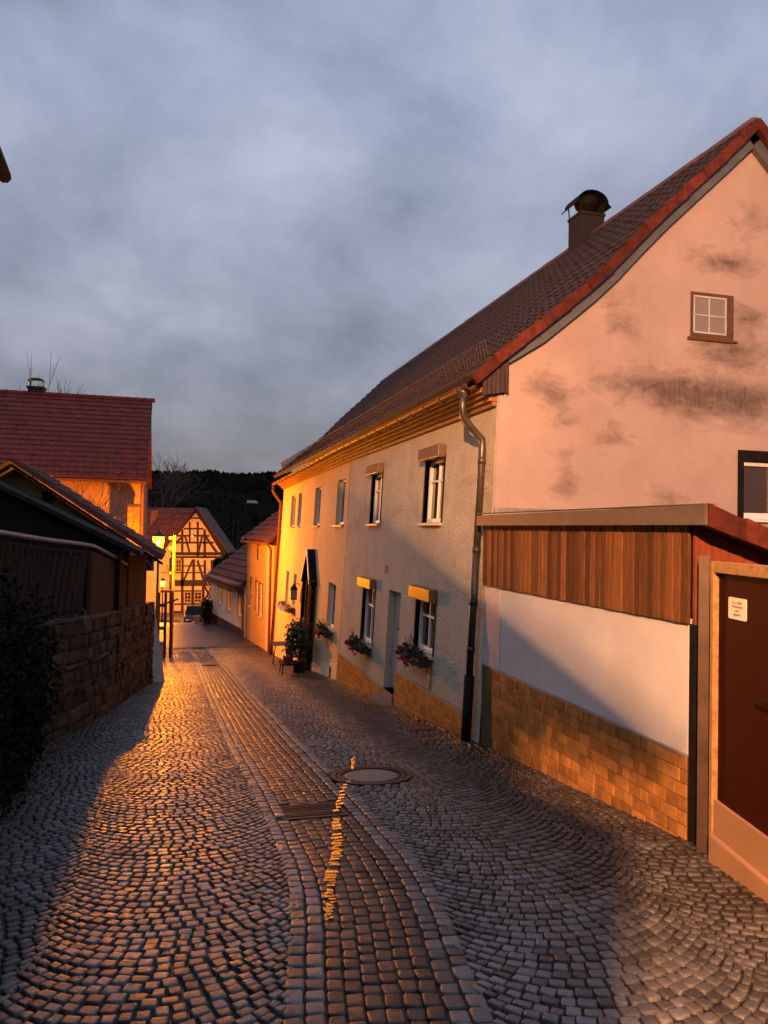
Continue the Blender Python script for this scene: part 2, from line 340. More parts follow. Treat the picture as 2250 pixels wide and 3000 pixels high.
def window(parent, P, a0, a1, z0, z1, dep=.13, fw=.055, frame='white', pane='glass', muntins=((.5,),(.62,)), sill=None, box=None, reveal=None, boxh=.2, curtain=0, boxout=.15, sillout=.08):
    w = MB()
    for q in ((a0,a0+fw,z0,z1),(a1-fw,a1,z0,z1),(a0+fw,a1-fw,z0,z0+fw*1.3),(a0+fw,a1-fw,z1-fw,z1)): pbox(w, P, *q, -dep-.05, -dep+.03)
    for u in muntins[0]: c = a0+(a1-a0)*u; pbox(w, P, c-fw*.32, c+fw*.32, z0+fw*1.3, z1-fw, -dep-.04, -dep+.02)
    for u in muntins[1]: c = z0+(z1-z0)*u; pbox(w, P, a0+fw, a1-fw, c-fw*.35, c+fw*.35, -dep-.037, -dep+.017)
    f = w.build('window', frame, parent, bevel=.006)
    pbox(MB(), P, a0+.01, a1-.01, z0+.01, z1-.01, -dep-.035, -dep-.02).build('pane', pane, f)
    if curtain: pbox(MB(), P, a0+fw, a1-fw, z0+fw, z0+(z1-z0)*curtain, -dep-.018, -dep-.012).build('curtain', 'curtain', f)
    if sill: pbox(MB(), P, a0-.05, a1+.05, z0-.05, z0-.004, -dep, sillout).build('sill', sill, f, bevel=.008)
    if reveal:
        r = MB(); t = .05
        for q in ((a0-t,a0,z0,z1+t),(a1,a1+t,z0,z1+t),(a0,a1,z1,z1+t)): pbox(r, P, *q, -dep+.035, .012)
        r.build('surround', reveal, f)
    if box: pbox(MB(), P, a0-.07, a1+.07, z1-.01, z1+boxh, .016, boxout).build('shutter_box', box, f, bevel=.012)
    return f
def fr(lb, rb, tr):   # opening on the facade from three picture corners
    a, b_, c = fac(*lb), fac(*rb), fac(*tr); return (float(b_[1]), float(a[1]), float((a[2]+b_[2])/2), float(c[2]))

# ================================================================= GROUND, PAVING
ss = np.concatenate([np.arange(-40, 60, 1.), np.arange(60, 121, 6.)]); ts = np.concatenate([[-70,-40,-22,-12,-7,-4.5], np.arange(-3, 6.1, .5), [8,12,20,40,80]])
T, S = np.meshgrid(ts, ss); Z = H(T, S)-.02
g = MB(); g.v = [(a, b_, c) for a, b_, c in zip(T.ravel(), S.ravel(), Z.ravel())]; nc = len(ts)
g.f = [(i*nc+j, i*nc+j+1, (i+1)*nc+j+1, (i+1)*nc+j) for i in range(len(ss)-1) for j in range(nc-1)]
g.build('ground', 'earth', smooth=True, kind='structure')
# setts
sites = []   # t, s, angle, w (across), l (along), kind
man_c = (2.17, 8.36); grate_c = (1.30, 7.22); grate_a = -.02
def blocked(t, s):
    if (t-man_c[0])**2+(s-man_c[1])**2 < .47**2: return True
    if abs(t-grate_c[0]) < .31 and abs(s-grate_c[1]) < .25: return True
    return False
W = 1.45; RA = .90; SP = .094
def arcs(side):
    k = 0
    while .29+.215+k*W < 4.6:
        base = .29+.215+k*W; ns = int((35-1.2)/SP); drift = 0
        for i in range(ns):
            s0 = 1.2+i*SP; x = -W/2-rnd.uniform(0, .07); drift = drift*.9+rnd.uniform(-.006, .006)
            while x < W/2-.02:
                w = rnd.uniform(.076, .110); xx = x+w/2*math.cos(math.asin(max(-.95, min(.95, (x+w/2)/RA))))
                ang = math.asin(max(-.95, min(.95, xx/RA))); sag = RA-math.sqrt(RA*RA-xx*xx); x += w*math.cos(ang)
                if xx > W/2+.02: break
                s = s0+sag+drift+rnd.uniform(-.007, .007)+.04*math.sin(i*.11+k*2+side)
                t = float(tcc(s))+side*(base+W/2+xx)
                sites.append((t, s, side*ang, w-rnd.uniform(.012, .022), SP*math.cos(ang)-rnd.uniform(.013, .024), 0))
        k += 1
_sg = np.linspace(-2, 70, 2000); _tg = tc(_sg)
def tcc(s): return np.interp(s, _sg, _tg)
arcs(1); arcs(-1)
for side in (1, -1):          # straight border rows
    for r in range(2):
        s = 1.5+r*.04
        while s < 35.1:
            l = rnd.uniform(.10, .15); sites.append((float(tcc(s))+side*(.29+.055+r*.106), s+l/2, 0, .094, l-.014, 0)); s += l
gut = []
for r in range(6):            # gutter channel rows
    s = 1.5+r*.03
    while s < 35.1:
        l = rnd.uniform(.10, .145); gut.append((float(tcc(s))+(r-2.5)*.096, s+l/2, 0, .088, l-.010, 1)); s += l
def make_setts(name, arr, mat, kind):
    a = np.array([q[:5] for q in arr]); t, s = a[:, 0], a[:, 1]
    ok = (t > lwall(s)+.02) & (t < rwall(s)+.03) & (s > 1.7)
    # keep only what the lens or a step to the side can see
    ok &= np.array([not blocked(x, y) for x, y in zip(t, s)])
    a = a[ok]; t, s, an, w, l = a.T; n = len(a)
    z = H(t, s)+nr.uniform(-.003, .002, n)
    dz = (gz(s+.1)-gz(s-.1))/.2
    an = an+np.arctan((tcc(s-.1)-tcc(s+.1))/.2)*1.0+nr.normal(0, .05, n)
    tx, ty = nr.normal(0, .014, n), dz+nr.normal(0, .014, n)
    ringp = np.array([(-.5,-.39),(-.39,-.5),(.39,-.5),(.5,-.39),(.5,.39),(.39,.5),(-.39,.5),(-.5,.39)])
    rings = []; jr = nr.uniform(-.11, .07, (n, 8, 1))
    for sc_, h in ((1.04, -.035), (1., -.0055), (.955, -.0012), (.7, .0002)):
        p = ringp[None]*sc_*(1+(jr if sc_ > .7 else 0))
        x = p[..., 0]*w[:, None]; y = p[..., 1]*l[:, None]
        c_, s_ = np.cos(an)[:, None], np.sin(an)[:, None]
        X = x*c_-y*s_; Y = x*s_+y*c_
        hz = h+nr.uniform(-.002, .002, (n, 8)) if h > -.03 else h
        rings.append(np.stack([t[:, None]+X, s[:, None]+Y, z[:, None]+hz+X*tx[:, None]+Y*ty[:, None]], -1))
    V = np.stack(rings, 1).reshape(n, 32, 3)
    loops = []; 
    for k in range(3): 
        for i in range(8): j = (i+1) % 8; loops += [k*8+i, k*8+j, (k+1)*8+j, (k+1)*8+i]
    loops += list(range(24, 32)); loops = np.array(loops)
    st = np.array(list(range(0, 96, 4))+[96])
    LL = (loops[None]+32*np.arange(n)[:, None]).ravel(); SS = (st[None]+104*np.arange(n)[:, None]).ravel()
    return raw(name, V.reshape(-1, 3), LL, SS, mat, True, kind=kind)
make_setts('cobbled_road', sites, 'setts', 'structure')
make_setts('gutter_channel', gut, 'gsetts', 'structure')
# far asphalt of the lower street
ap = MB(); sx = np.arange(35.1, 80, 1.5)
for i in range(len(sx)-1):
    a, b_ = sx[i], sx[i+1]; q = lambda t, s: (t, s, float(gz(s))+.006)
    ap.add([q(-3, a), q(6, a), q(6, b_), q(-3, b_)], [(0,1,2,3)])
ap.build('lower_street', 'asphalt', kind='structure')

# manhole cover, drain grate, wall drain
zc = float(gz(man_c[1])); sl = float((gz(man_c[1]+.3)-gz(man_c[1]-.3))/.6)
def tilt(o, slope): o.rotation_euler = (math.atan(slope), 0, 0)
mh = thing('manhole_cover', 'round manhole cover with concrete centre and rusty iron ring set in the cobbles', 'manhole cover', (man_c[0], man_c[1], zc)); tilt(mh, sl)
def ring(mb, c, r0, r1, z0, z1, n=40):
    vs = [(c[0]+r*math.cos(2*math.pi*k/n), c[1]+r*math.sin(2*math.pi*k/n), c[2]+z) for r, z in ((r0,z0),(r1,z0),(r1,z1),(r0,z1)) for k in range(n)]
    return mb.add(vs, [(i*n+k, i*n+(k+1) % n, ((i+1) % 4)*n+(k+1) % n, ((i+1) % 4)*n+k) for i in range(4) for k in range(n)])
o3 = (man_c[0], man_c[1], zc)
r1 = MB(); ring(r1, o3, .40, .455, -.08, .006); ring(r1, o3, .345, .385, -.08, .004)
for k in range(18):
    a = k*math.pi/9; r1.obox((o3[0]+.345*math.cos(a), o3[1]+.345*math.sin(a), zc-.07), (.07*math.cos(a), .07*math.sin(a), 0), (-.012*math.sin(a), .012*math.cos(a), 0), (0,0,.072))
r1.build('iron_ring', 'rust', mh)
MB().lathe(o3, [(.30,-.05),(.30,-.002),(.27,.004)], 40).build('concrete_lid', 'concrete', mh, smooth=False)
r2 = MB(); ring(r2, o3, .302, .343, -.08, -.008); r2.build('seat_ring', 'dark_metal', mh)
zc2 = float(H(*grate_c)); gr = thing('drain_grate', 'rusty barred drain grate sunk in the gutter channel close to the manhole cover', 'drain grate', (*grate_c, zc2)); tilt(gr, sl)
gb = MB()
for k in range(9): y = grate_c[1]-.19+k*.0475; gb.box(grate_c[0]-.27, grate_c[0]+.27, y-.011, y+.011, zc2-.05, zc2+.004+.004*math.sin(k))
gb.build('bars', 'rust', gr)
gf = MB()
for q in ((-.3,-.27,-.24,.24),(.27,.3,-.24,.24),(-.27,.27,-.24,-.215),(-.27,.27,.215,.24)): gf.box(grate_c[0]+q[0], grate_c[0]+q[1], grate_c[1]+q[2], grate_c[1]+q[3], zc2-.06, zc2+.008)
gf.build('frame', 'rust', gr)
MB().box(grate_c[0]-.27, grate_c[0]+.27, grate_c[1]-.215, grate_c[1]+.215, zc2-.25, zc2-.12).build('sump', 'dark_metal', gr)
# water trickle across the gutter, its glint built into tilted ribs
tp = [np.array(q) for q in ((2.19,9.3),(1.98,8.5),(1.66,7.6),(1.47,6.9),(1.36,6.3),(1.25,5.85),(1.13,5.45),(1.06,5.1),(.98,4.75))]
wv = MB(); LMP = np.array((-.6, 30.2, -.63))
def along(k):
    x = k*(len(tp)-1); i = min(int(x), len(tp)-2); return tp[i]+(tp[i+1]-tp[i])*(x-i)
k = 0.
while k < 1:      # glint ribs: each tilted to mirror the lantern at the camera, in broken patches
    c = along(k)+np.array([rnd.gauss(0, .008), 0.]); hw = (.010+.15*k*(1-k)*(.35+.65*k))*rnd.uniform(.6, 1.2); L = rnd.uniform(.06, .072); k += .0175
    if rnd.random() < .12 or math.hypot(c[0]-man_c[0], c[1]-man_c[1]) < .31: continue
    nrm = nr.normal(0, .03, 3); sk = rnd.uniform(-.1, .1); x = -hw
    while x < hw:
        wd = .0065; cx0 = c[0]+x; z = float(H(cx0, c[1])); P0 = np.array((cx0, c[1], z)); a = -P0/np.linalg.norm(P0); b_ = LMP-P0; b_ /= np.linalg.norm(b_); hv = a+b_; hv /= np.linalg.norm(hv); hv = hv+nrm
        gx, gy = -hv[0]/hv[2], -hv[1]/hv[2]; l1 = l2_ = L
        top = [(cx0+u+v*sk, c[1]+v, z+.001+gx*(u+wd)+gy*v*.9) for u, v in ((-wd, -l1/2), (wd, -l1/2), (wd, l2_/2), (-wd, l2_/2))]
        wv.hexa([(p[0], p[1], z-.05) for p in top]+top); x += 2*wd
wv.build('trickle_glint', 'water', kind='stuff', label='thin trickle of water with a glint shaped into its ribs, crossing the gutter stones')

# ================================================================= NEAR HOUSE (grey render) + FAR HOUSE (cream), one ridge
S0, SM, S1 = 9.78, 18.95, 31.3
nh = thing('rendered_house', 'house with rough grey street front, stained pink gable and dark tiled roof', 'house', (4.1, S0, -2.9))
fh = thing('cream_house', 'cream rendered terraced house with pointed dark porch, lit orange by the lantern', 'house', (4.1, SM, -3.8))
uw1 = fr((1240,1525),(1292,1535),(1314,1299)); uw2 = fr((1084,1529),(1113,1533),(1129,1346))
lw1 = fr((1213,1905),(1268,1915),(1277,1763)); lw2 = fr((1056,1880),(1090,1885),(1099,1725))
dr = fr((1122,2027),(1158,2027),(1186,1741))
uw1 = (uw1[0], uw1[1], .14, 1.22); uw2 = (uw2[0], uw2[1], .14, 1.22)
wl = MB(); wall_holes(wl, FP, S0, SM, -5, 1.98, [uw1, uw2, lw1, lw2, dr], .24)
wl.add([FP(dr[0],dr[2],-.24),FP(dr[1],dr[2],-.24),FP(dr[1],dr[3],-.24),FP(dr[0],dr[3],-.24)], [(0,1,2,3)])
wl.build('street_wall', 'grey_render', nh)
window(nh, FP, *uw1, sill='sill', box='box_brown', reveal='black_wood', pane='glass_b', muntins=((.5,),(.66,)), dep=.1)
window(nh, FP, *uw2, sill='sill', box='box_brown', reveal='black_wood', pane='glass_b', muntins=((.5,),(.66,)), dep=.1)
window(nh, FP, *lw1, box='box_ochre', reveal='black_wood', muntins=((.5,),(.66,)), sill='sill', dep=.1, pane='glass_b')
window(nh, FP, *lw2, box='box_ochre', reveal='black_wood', muntins=((.5,),(.66,)), sill='sill', dep=.1, pane='glass_b')
d = MB(); d.fbox(dr[0]+.02, dr[1]-.02, dr[2]+.03, dr[3]-.02, -.2, -.14); do = d.build('door', 'door_beige', nh)
d = MB(); m_ = (dr[0]+dr[1])/2
d.fbox(dr[0]+.15, dr[1]-.15, dr[2]+.25, dr[2]+.8, -.141, -.13); d.fbox(dr[0]+.15, dr[1]-.15, dr[2]+1.0, dr[3]-.2, -.141, -.13); d.build('door_panel', 'door_beige', do, bevel=.01)
d = MB(); d.tube([FP(dr[0]+.1, dr[2]+1.02, -.14), FP(dr[0]+.1, dr[2]+1.02, -.08), FP(dr[0]+.22, dr[2]+1.02, -.08)], .012); d.build('handle', 'dark_metal', do)
d = MB(); d.lathe((FP(m_, dr[3]-.72, -.13)[0], m_, dr[3]-.74), [(.035,0),(.045,.03),(.03,.05)], 10); d.build('door_bell', 'rust', do)
d = MB(); d.fbox(dr[0], dr[1], -3.9, dr[2], -.24, .06); d.fbox(dr[0]-.1, dr[1]+.05, -3.9, float(gz(dr[1]))+.1, .06, .26); d.build('doorstep', 'concrete', nh)
# plinth of little glazed tiles
def tile_plinth(parent, P, a0, a1, topf, name='plinth', out=.035, tw=.20, th=.112):
    base = MB(); n = 12
    for i in range(n):
        x0, x1 = a0+(a1-a0)*i/n, a0+(a1-a0)*(i+1)/n
        base.hexa([P(x0,-6,0),P(x0,-6,out-.012),P(x1,-6,out-.012),P(x1,-6,0),P(x0,topf(x0),0),P(x0,topf(x0),out-.012),P(x1,topf(x1),out-.012),P(x1,topf(x1),0)])
    pl = base.build(name, 'grout', parent)
    t = MB(); r = 0
    while r < 14:
        x = a0-rnd.random()*tw
        while x < a1:
            w = tw*rnd.choice([.5, .75, 1, 1, 1]); x0, x1 = max(a0+.003, x+.005), min(a1-.003, x+w-.005); x += w
            if x1-x0 < .03: continue
            ta, tb = topf(x0)-.004, topf(x1)-.004; g_ = float(gz((x0+x1)/2))-.12
            if ta-(r+1)*th < g_-.1: continue
            o = out+rnd.uniform(-.002, .003)
            za0, zb0, za1, zb1 = ta-(r+1)*th+.008, tb-(r+1)*th+.008, ta-r*th, tb-r*th
            t.hexa([P(x0,za0,out-.014),P(x0,za0,o),P(x1,zb0,o),P(x1,zb0,out-.014),P(x0,za1,out-.014),P(x0,za1,o),P(x1,zb1,o),P(x1,zb1,out-.014)])
        r += 1
    t.build('plinth_tiles', 'ptile', pl, bevel=.003)
    c = MB(); c.hexa([P(a0,topf(a0),0),P(a0,topf(a0),out+.01),P(a1,topf(a1),out+.01),P(a1,topf(a1),0),P(a0,topf(a0)+.02,0),P(a0,topf(a0)+.02,out+.01),P(a1,topf(a1)+.02,out+.01),P(a1,topf(a1)+.02,0)])
    c.build('plinth_coping', 'zinc', pl); return pl
pA, pB = fac(1358,2088), fac(1166,1970); pC, pD = fac(1117,2013), fac(1031,1943)
lin = lambda a, b_: (lambda x: float(a[2]+(b_[2]-a[2])*(x-a[1])/(b_[1]-a[1])))
tile_plinth(nh, FP, float(pA[1])-.05, dr[0]-.02, lin(pA, pB)); tile_plinth(nh, FP, dr[1]+.02, SM-.02, lin(pC, pD))
q = fac(1259,1988); MB().fbox(q[1]-.06, q[1]+.06, q[2]-.17, q[2]+.17, 0.001, .02).build('vent_plate', 'zinc', nh, bevel=.005)
# gable wall with the curved verge line
gpx = [(1492,1065),(1583,1005),(1654,948),(1730,886),(1800,821),(1871,745),(1941,674),(2028,593),(2110,517),(2196,436)]
gl = [atY(*p, S0) for p in gpx]; gl = [(float(p[0]), float(p[2])) for p in gl]; gl[0] = (4.36, gl[0][1])
apx = gl[-1]; back = [(2*apx[0]-x, z) for x, z in gl[:-1]][::-1]
gw1 = atY(2023,853,S0), atY(2145,998,S0); gw1 = (float(gw1[0][0]), float(gw1[1][0])+.02, float(gw1[1][2]), float(gw1[0][2]))
c0 = atY(2176,1350,S0); c1 = atY(2190,1520,S0); gw2 = (float(c0[0]), float(c0[0])+1.15, float(c1[2]), float(c0[2]))
def GP(t, z, out=0): return (t, S0-out, z)
gm = MB(); xl = 4.15
zc_ = 1.9
gm2 = MB(); wall_holes(gm2, GP, 4.24, back[-1][0], -3.5, zc_, [gw2], .2)
gm2.add([GP(4.24, zc_, 0), GP(4.05, -3.2, 0), GP(4.24, -3.2, 0)], [(0,1,2)])
# upper gable in vertical strips around the little window
prof = gl+back
def topz(x):
    xs = [p[0] for p in prof]; return float(np.interp(x, xs, [p[1] for p in prof]))
xs = sorted({4.24, *[p[0] for p in prof], gw1[0], gw1[1], back[-1][0]})
for a, b_ in zip(xs[:-1], xs[1:]):
    inside = gw1[0]-1e-6 <= a and b_ <= gw1[1]+1e-6
    if inside:
        gm2.add([GP(a,zc_),GP(b_,zc_),GP(b_,gw1[2]),GP(a,gw1[2])], [(0,1,2,3)]); gm2.add([GP(a,gw1[3]),GP(b_,gw1[3]),GP(b_,topz(b_)),GP(a,topz(a))], [(0,1,2,3)])
    else: gm2.add([GP(a,zc_),GP(b_,zc_),GP(b_,topz(b_)),GP(a,topz(a))], [(0,1,2,3)])
h = gw1; cc = [(h[0],h[2]),(h[1],h[2]),(h[1],h[3]),(h[0],h[3])]
for k in range(4): p, q = cc[k], cc[(k+1) % 4]; gm2.add([GP(*p),GP(*q),GP(*q,-.2),GP(*p,-.2)], [(0,1,2,3)])
gm2.build('gable_wall', 'pink_render', nh)
MB().box(12.4, 12.6, S0+.01, S1, -6, 1.9).build('rear_wall', 'quoin', nh)
qs = MB(); qs.hexa([(4.05,S0-.018,-3.2),(4.34,S0-.018,-3.2),(4.34,S0-.001,-3.2),(4.05,S0-.001,-3.2),(4.262,S0-.018,1.86),(4.47,S0-.018,1.86),(4.47,S0-.001,1.86),(4.262,S0-.001,1.86)]); qs.build('corner_strip', 'quoin', nh)
window(nh, GP, *gw1, dep=.02, fw=.05, frame='grey_wood', pane='glass', muntins=((),()), sill='grey_wood', curtain=0, sillout=.04)
wi = MB()
for q in ((gw1[0]+.05,gw1[0]+.075,gw1[2]+.07,gw1[3]-.05),(gw1[1]-.15,gw1[1]-.125,gw1[2]+.07,gw1[3]-.05)): pbox(wi, GP, *q, -.03, .006)
pbox(wi, GP, gw1[0]+.075, gw1[1]-.15, gw1[2]+.065, gw1[2]+.09, -.03, .006); pbox(wi, GP, gw1[0]+.075, gw1[1]-.15, gw1[3]-.075, gw1[3]-.05, -.03, .006)
mx = (gw1[0]+gw1[1]-.1)/2; mz = (gw1[2]+gw1[3])/2
pbox(wi, GP, mx-.009, mx+.009, gw1[2]+.09, gw1[3]-.075, -.03, .004); pbox(wi, GP, gw1[0]+.075, gw1[1]-.15, mz-.009, mz+.009, -.03, .002)
wi.build('casement', 'pale', nh)
fo = MB(); pbox(fo, GP, gw1[1]-.125, gw1[1]-.04, gw1[2]+.06, gw1[3]-.05, -.035, .012); fo.build('window_post', 'grey_wood', nh)
cu = MB(); pbox(cu, GP, gw1[0]+.075, gw1[1]-.15, gw1[2]+.08, gw1[3]-.06, -.012, -.008); cu.build('net_curtain', 'curtain', nh)
window(nh, GP, *gw2, dep=.08, fw=.07, pane='glass_b', muntins=((.5,),()), sill='white', reveal=None)
sr = MB()
for q in ((gw2[0]-.09,gw2[0],gw2[2]-.0,gw2[3]+.16),(gw2[0],gw2[1]+.09,gw2[3],gw2[3]+.16)): pbox(sr, GP, *q, -.05, .03)
sr.build('window_surround', 'black_wood', nh)
# roof surface: kicked eave profile, offset above the gable line
def off(pts, d):
    out = []
    for i, (x, z) in enumerate(pts):
        a, b_ = pts[max(0, i-1)], pts[min(len(pts)-1, i+1)]; dx, dz = b_[0]-a[0], b_[1]-a[1]; L = math.hypot(dx, dz); out.append((x-dz/L*d, z+dx/L*d))
    return out
rp = off(gl, .24); rp[-1] = (apx[0], apx[1]+.36)
rp = [(3.80, 2.06), (4.05, 2.30)]+rp[1:]
acc = [0]
for a, b_ in zip(rp[:-1], rp[1:]): acc.append(acc[-1]+math.hypot(b_[0]-a[0], b_[1]-a[1]))
SLEN = acc[-1]; acc = np.array(acc)/SLEN; rx = np.array([p[0] for p in rp]); rz = np.array([p[1] for p in rp])
def rooffn(y0, y1):
    def f(U, V):
        V = np.clip(V, -.01, 1.01); e = .03
        X = (np.interp(V-e, acc, rx)+2*np.interp(V, acc, rx)+np.interp(V+e, acc, rx))/4; Zz = (np.interp(V-e, acc, rz)+2*np.interp(V, acc, rz)+np.interp(V+e, acc, rz))/4
        X = np.where(V < 0, rx[0]+(V*SLEN)*.7, X); Zz = np.where(V < 0, rz[0]+V*SLEN*.7, Zz)
        return np.stack([X, y0+(y1-y0)*U, Zz], -1)
    return f
YV = S0-.15
tiled('roof', rooffn(YV+.03, SM), 40, 20, 'tile_dark', nh); tiled('roof', rooffn(SM, S1+.15), 54, 20, 'tile_dark', fh)
for par, y0, y1 in ((nh, YV+.03, SM), (fh, SM, S1+.15)):
    bk = MB(); bk.add([(apx[0], y0, rz[-1]), (apx[0], y1, rz[-1]), (2*apx[0]-3.8, y1, 2.06), (2*apx[0]-3.8, y0, 2.06)], [(0,1,2,3)]); bk.build('rear_roof', 'tile_dark', par)
    rt = MB(); y = y0
    while y < y1-.05:
        L = min(.38, y1-y); rr = .11+rnd.uniform(0, .008); pts = [(apx[0]+rr*math.cos(a), rz[-1]-.03+rr*.85*math.sin(a)) for a in np.linspace(-.2, math.pi+.2, 8)]
        rt.prism([(x, y, z) for x, z in pts], (0, L-.012, 0)); y += L
    rt.build('ridge_tiles', 'ridge', par, smooth=False)
# verge tiles and blue-grey fascia along the gable, both slopes
def lerp_prof(pts, u):
    acc_ = [0]
    for a, b_ in zip(pts[:-1], pts[1:]): acc_.append(acc_[-1]+math.hypot(b_[0]-a[0], b_[1]-a[1]))
    u = u*acc_[-1]; return np.array([np.interp(u, acc_, [p[0] for p in pts]), np.interp(u, acc_, [p[1] for p in pts])])
for sgn in (1, -1):
    vt = MB(); nv = 14
    for k in range(nv):
        a, b_ = lerp_prof(rp, k/nv), lerp_prof(rp, (k+1)/nv+.004); d_ = b_-a; d_ /= np.linalg.norm(d_); nn = np.array([-d_[1], d_[0]])
        la, lb = .052, .028
        quad = [a-nn*.12+nn*la*.3, b_-nn*.12+nn*lb*.3, b_+nn*lb, a+nn*la]
        fx = (lambda x: x) if sgn > 0 else (lambda x: 2*apx[0]-x)
        y_ = YV-.045-.012*(k % 2)-rnd.uniform(0, .012); la, lb = la+rnd.uniform(-.01,.012), lb+rnd.uniform(-.01,.01)
        vt.prism([(fx(p[0]), y_, p[1]) for p in quad], (0, .10, 0))
    vt.build('verge_tiles', 'verge', nh, bevel=.006)
    fb = MB(); inner = off(gl, -.0)
    for a, b_ in zip(gl[:-1], gl[1:]):
        a, b_ = np.array(a), np.array(b_); d_ = b_-a; d_ /= np.linalg.norm(d_); nn = np.array([-d_[1], d_[0]])
        quad = [a-nn*.015, b_-nn*.015, b_+nn*.17, a+nn*.17]
        fb.prism([(fx(p[0]), YV+.055, p[1]) for p in quad], (0, .10, 0))
    fb.build('verge_board', 'fascia', nh)
ds = MB(); ds.hexa([(3.9,YV+.06,2.06),(4.36,YV+.06,1.9),(4.36,S0+.02,1.9),(3.9,S0+.02,2.06),(3.9,YV+.06,2.2),(4.36,YV+.06,2.36),(4.36,S0+.02,2.36),(3.9,S0+.02,2.2)])
for k in range(6): ds.box(3.98+k*.064, 4.03+k*.064, YV+.045, YV+.075, 1.86+.012*k, 2.22+.012*k)
ds.build('eave_boxing', 'dark_wood', nh)
# cornice steps, gutter, downpipe, snow guard
def cornice(parent, s0, s1, dz0, dz1, mat='wood_cornice'):
    c = MB()
    for (o0, o1, z0, z1) in ((0.0,.07,1.74,1.80),(0,.13,1.803,1.86),(0,.20,1.863,1.91),(0,.27,1.913,1.955),(0,.33,1.958,2.02)):
        P2 = lambda s, z, o: FP(s, z+dz0+(dz1-dz0)*(s-s0)/(s1-s0), o)
        pbox(c, P2, s0, s1, z0, z1, o0, o1)
    c.build('cornice', mat, parent, bevel=.006)
cornice(nh, S0+.02, SM, 0, 0); cornice(fh, SM, S1, 0, -.16)
def gutter(parent, s0, s1, z0, z1, mat='copper', out=.44, r=.07):
    c = MB(); n = 9; vs = []; fs = []
    for y, z in ((s0, z0), (s1, z1)):
        bx = FP(y, z, out)
        for rr in (r, r-.008): vs += [(bx[0]+rr*math.cos(a), y, z+rr*math.sin(a)) for a in np.linspace(math.pi, 2*math.pi, n)]
    m2 = 2*n
    for k in range(n-1): fs += [(k, k+1, m2+k+1, m2+k), (n+k, m2+n+k, m2+n+k+1, n+k+1), (k, n+k, n+k+1, k+1), (m2+k, m2+k+1, m2+n+k+1, m2+n+k)]
    fs += [(0, m2, m2+n, n), (n-1, 2*n-1, m2+2*n-1, m2+n-1)]
    c.add(vs, fs); y = s0+.4
    while y < s1:
        zz = z0+(z1-z0)*(y-s0)/(s1-s0); bx = FP(y, zz, out); c.tube([(bx[0]+(r+.006)*math.cos(a), y, zz+(r+.006)*math.sin(a)) for a in np.linspace(math.pi*.95, 2.05*math.pi, 9)], .009, 5); y += .75
    c.tube([(FP(s0, z0, out)[0]-r, s0, z0), (FP(s1, z1, out)[0]-r, s1, z1)], .011, 6)
    c.build('gutter', mat, parent, smooth=False)
gutter(nh, S0-.05, SM-.01, 2.0, 1.98); gutter(fh, SM+.01, S1+.1, 1.98, 1.80)
pg = float(gz(9.95)); sp_ = 9.98
dp = MB(); pts = [FP(sp_,1.93,.44), FP(sp_,1.72,.44), FP(sp_+.02,1.6,.42), FP(sp_+.05,1.42,.24), FP(sp_+.06,1.3,.10), FP(sp_+.06,1.15,.09), FP(sp_+.06,-.2,.09)]
dp.tube(pts, .05, 12); dp.tube([FP(sp_+.06,.95,.09), FP(sp_+.06,1.04,.09)], .058, 12)
dp.lathe(FP(sp_,1.80,.44), [(.05,0),(.06,.04),(.10,.12),(.10,.2)], 4)
pipe = dp.build('downpipe', 'pipe_top', nh, smooth=True)
pd = MB(); pd.tube([FP(sp_+.06,-.2,.09), FP(sp_+.06,-2.05,.09)], .051, 12); [pd.tube([FP(sp_+.06,z,.09), FP(sp_+.06,z-.07,.09)], .06, 12) for z in (-.22,-.95,-1.6)]  # lower run in a darker metal than the top
pd.build('lower_pipe', 'pipe_dark', pipe, smooth=True)
bt = MB(); bt.tube([FP(sp_+.06,-2.0,.09), FP(sp_+.06,pg-.1,.09)], .07, 12); bt.build('standpipe', 'slate', pipe, smooth=True)
dp2 = MB(); ye = S1+.05
dp2.tube([FP(ye,1.76,.44), FP(ye,1.5,.44), FP(ye+.02,1.3,.3), FP(ye+.05,1.05,.09), FP(ye+.05,.8,.08), FP(ye+.05,-5.2,.08)], .055, 10); dp2.build('downpipe', 'copper', fh, smooth=True)
def snowguard(parent, s0, s1, v=.075, zoff=0.):
    g_ = MB(); f = rooffn(0, 1); p = f(np.array(0.), np.array(v)); x, z = float(p[0]), float(p[2])+.06
    for k in range(4): g_.tube([(x-.02*k, s0, z+.07*k), (x-.02*k, s1, z+.07*k)], .009, 5)
    y = s0
    while y <= s1: g_.tube([(x, y, z-.05), (x-.065, y, z+.24)], .006, 4); y += .11
    y = s0+.3
    while y <= s1: g_.tube([(x-.02, y, z+.08), (x+.2, y, z+.14)], .012, 4); y += 1.1
    g_.build('snow_guard', 'rust', parent)
snowguard(nh, S0+.1, SM-.1); snowguard(fh, SM+.1, S1)
